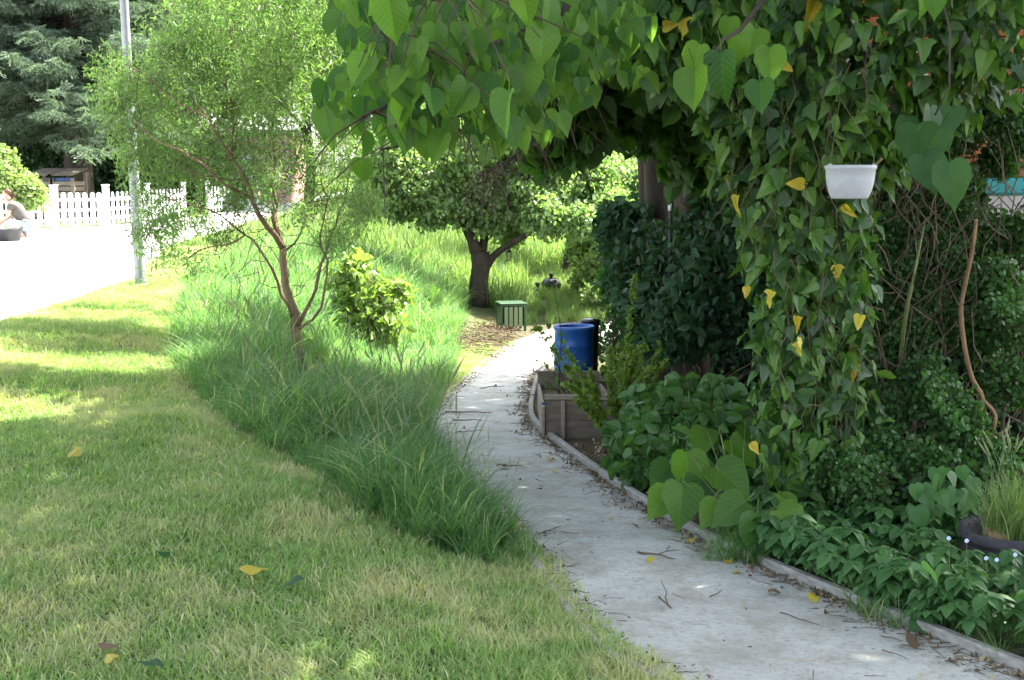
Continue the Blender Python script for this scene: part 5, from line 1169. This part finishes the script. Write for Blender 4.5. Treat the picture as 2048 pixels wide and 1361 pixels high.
# fallen leaves, each its own thing
def fallen(px, py, size, m, lab, dz=.012, on='path'):
    g = G(px, py); size *= .85; v, f, u = leaf_vf(random.choice(['heart','ivy','ell']), size, fold=random.uniform(.1,.5), curl=random.uniform(-.3,.4), wav=.07, stem=size*.3)
    rot = Euler((R(90)+random.gauss(0,.15), random.gauss(0,.25), random.uniform(0,6.28))).to_matrix(); vv = [rot @ Vector(p) for p in v]; mz = min(p.z for p in vv)
    z = ip(g.y, ZP) if on == 'path' else g.z
    o = put('fallen_leaf', mesh('fallen_leaf', [(p.x, p.y, p.z-mz) for p in vv], f, M[m], True, u), loc=(g.x, g.y, z+dz)); tag(o, lab, 'fallen leaf', 'fallen leaves'); return o
fallen(483,1172,.13,'yellow','large yellow leaf with a brown curl lying on the near lawn',.045,'lawn')
fallen(146,937,.09,'yellow','curled yellow-tan leaf on the lawn towards the street',.05,'lawn')
fallen(598,1190,.09,'darkshrub','big dull green leaf lying in the near lawn grass',.04,'lawn')
fallen(228,1352,.06,'yellow','small yellow-green leaf at the lower edge of the lawn',.04,'lawn')
fallen(320,1356,.09,'darkshrub','grey-green leaf at the very bottom of the lawn',.04,'lawn')
fallen(340,1135,.06,'lime','fresh green heart-shaped leaf on the lawn above the yellow one',.045,'lawn')
fallen(700,1060,.07,'brownleaf','dry tan leaf on the straw patch beside the tall grass',.03,'lawn')
fallen(210,1318,.09,'brownleaf','crumpled grey-brown leaf low on the left of the lawn',.035,'lawn')
fallen(400,1012,.05,'brownleaf','small brown leaf in the middle of the lawn',.04,'lawn')
fallen(1003,937,.09,'brownleaf','orange-brown leaf with long stalk on the path')
fallen(1478,1153,.05,'yellow','pale yellow leaf on the path at the hanging grass tuft')
fallen(1452,1135,.05,'yellow','yellow leaf tucked at the kerb end near the grass tuft')
fallen(1095,925,.06,'yellow','yellow leaf against the kerb below the planter box')
fallen(1105,948,.05,'yellow','second yellow leaf below the planter box, nearer on the path')
fallen(1075,985,.045,'brownleaf','small tan leaf where the kerb starts to curve')
fallen(1375,1090,.05,'yellow','ochre leaf in the litter halfway along the right kerb')
fallen(1230,1045,.05,'yellow','pale yellow leaf in the middle of the path')
fallen(1295,1130,.05,'yellow','flat yellow leaf beside the forked twig on the path')
fallen(1105,1128,.04,'yellow','tiny yellow leaf at the left path edge in the grass')
fallen(990,778,.06,'darkshrub','dark green leaf lying on the distant path')
fallen(1275,1062,.05,'brownleaf','rust-brown leaf on the path near the litter heap')
fallen(1130,1046,.04,'lime','small green leaf near the sun fleck on the path')
fallen(1550,1195,.07,'brownleaf','crumpled tan leaf at the ground cover edge',.02)
fallen(1635,1215,.06,'yellow','yellow leaf at the ground cover edge further right',.02)
fallen(1730,1080,.08,'yellow','yellow leaf caught on top of the ground cover',.14,'bed')
fallen(1840,1308,.08,'brownleaf','brown leaf near the end of the right kerb',.02)
def twig(px, py, px2, py2, r, lab, fork=False):
    a, b = G(px, py), G(px2, py2); a.z = ip(a.y, ZP)+.018; b.z = ip(b.y, ZP)+.018; mb = MB(); q = wig(a, b, 6, (b-a).length*.014)
    for v in q: v.z = max(v.z, ip(v.y, ZP)+.014)
    mb.tube(q, [r,r,r*.9,r*.8,r*.7,r*.6,r*.4], 5)
    if fork: c = q[3]; mb.tube([c, c+Vector((.05,.04,.004)), c+Vector((.11,.065,.002))], [r*.6,r*.5,r*.3], 4)
    o = mb.make('twig', M['twig'], None, True); tag(o, lab, 'twig', 'twigs on the path')
twig(890,828,985,830,.007,'straight stick across the path beside the planter box'); twig(905,845,965,846,.006,'second straight stick just below the first')
twig(1275,1112,1352,1128,.005,'forked dark twig on the path near the litter heap',True); twig(1318,1205,1342,1228,.004,'short curved twig on the near path'); twig(1342,1228,1322,1170,.003,'thin pale twig forming a hook on the near path')
twig(1420,1205,1445,1190,.003,'short twig by the bright sun fleck'); twig(1005,938,1045,937,.004,'thin twig beside the orange-brown leaf'); twig(1560,1235,1640,1262,.003,'long thin stem lying at the bed edge'); twig(1075,1075,1120,1060,.004,'small twig at the left grass edge of the path'); twig(960,780,1010,776,.005,'short stick on the distant path')
twig(910,1000-130,965,866,.004,'fine twig between the planter box and the left grass'); twig(1120,1190,1180,1195,.003,'faint twig near the lower left path edge')
# brown bracken heap under the apple tree
bh = thing('brush_heap', 'heap of dry brown fern and cut twigs at the foot of the forked tree', 'brush heap', G(950,670))
bp = [];
for _ in range(170):
    g = G(random.uniform(885,1030), random.uniform(645,700)); bp.append((g.x, g.y, g.z+random.uniform(.0,.06)))
bpc = protos([cluster('dry', 'narrow', .07, 12, .10, M['brownleaf'], M['twig'], flat=.4, droop=.2) for _ in range(4)])
scatter('dry_fronds', bp, bpc, bh)
mb = MB()
for _ in range(40):
    a = G(random.uniform(890,980), random.uniform(660,720)); mb.tube(wig(a+Vector((0,0,.05)), a+Vector((random.uniform(.2,.7), random.uniform(-.5,.1), random.uniform(-.02,.05))), 4, .02), [.008,.007,.006,.005,.003], 4)
o = mb.make('cut_twigs', M['twig'], bh); o['kind'] = 'stuff'
print('objects', len(bpy.data.objects), 'lime leaves', nl)
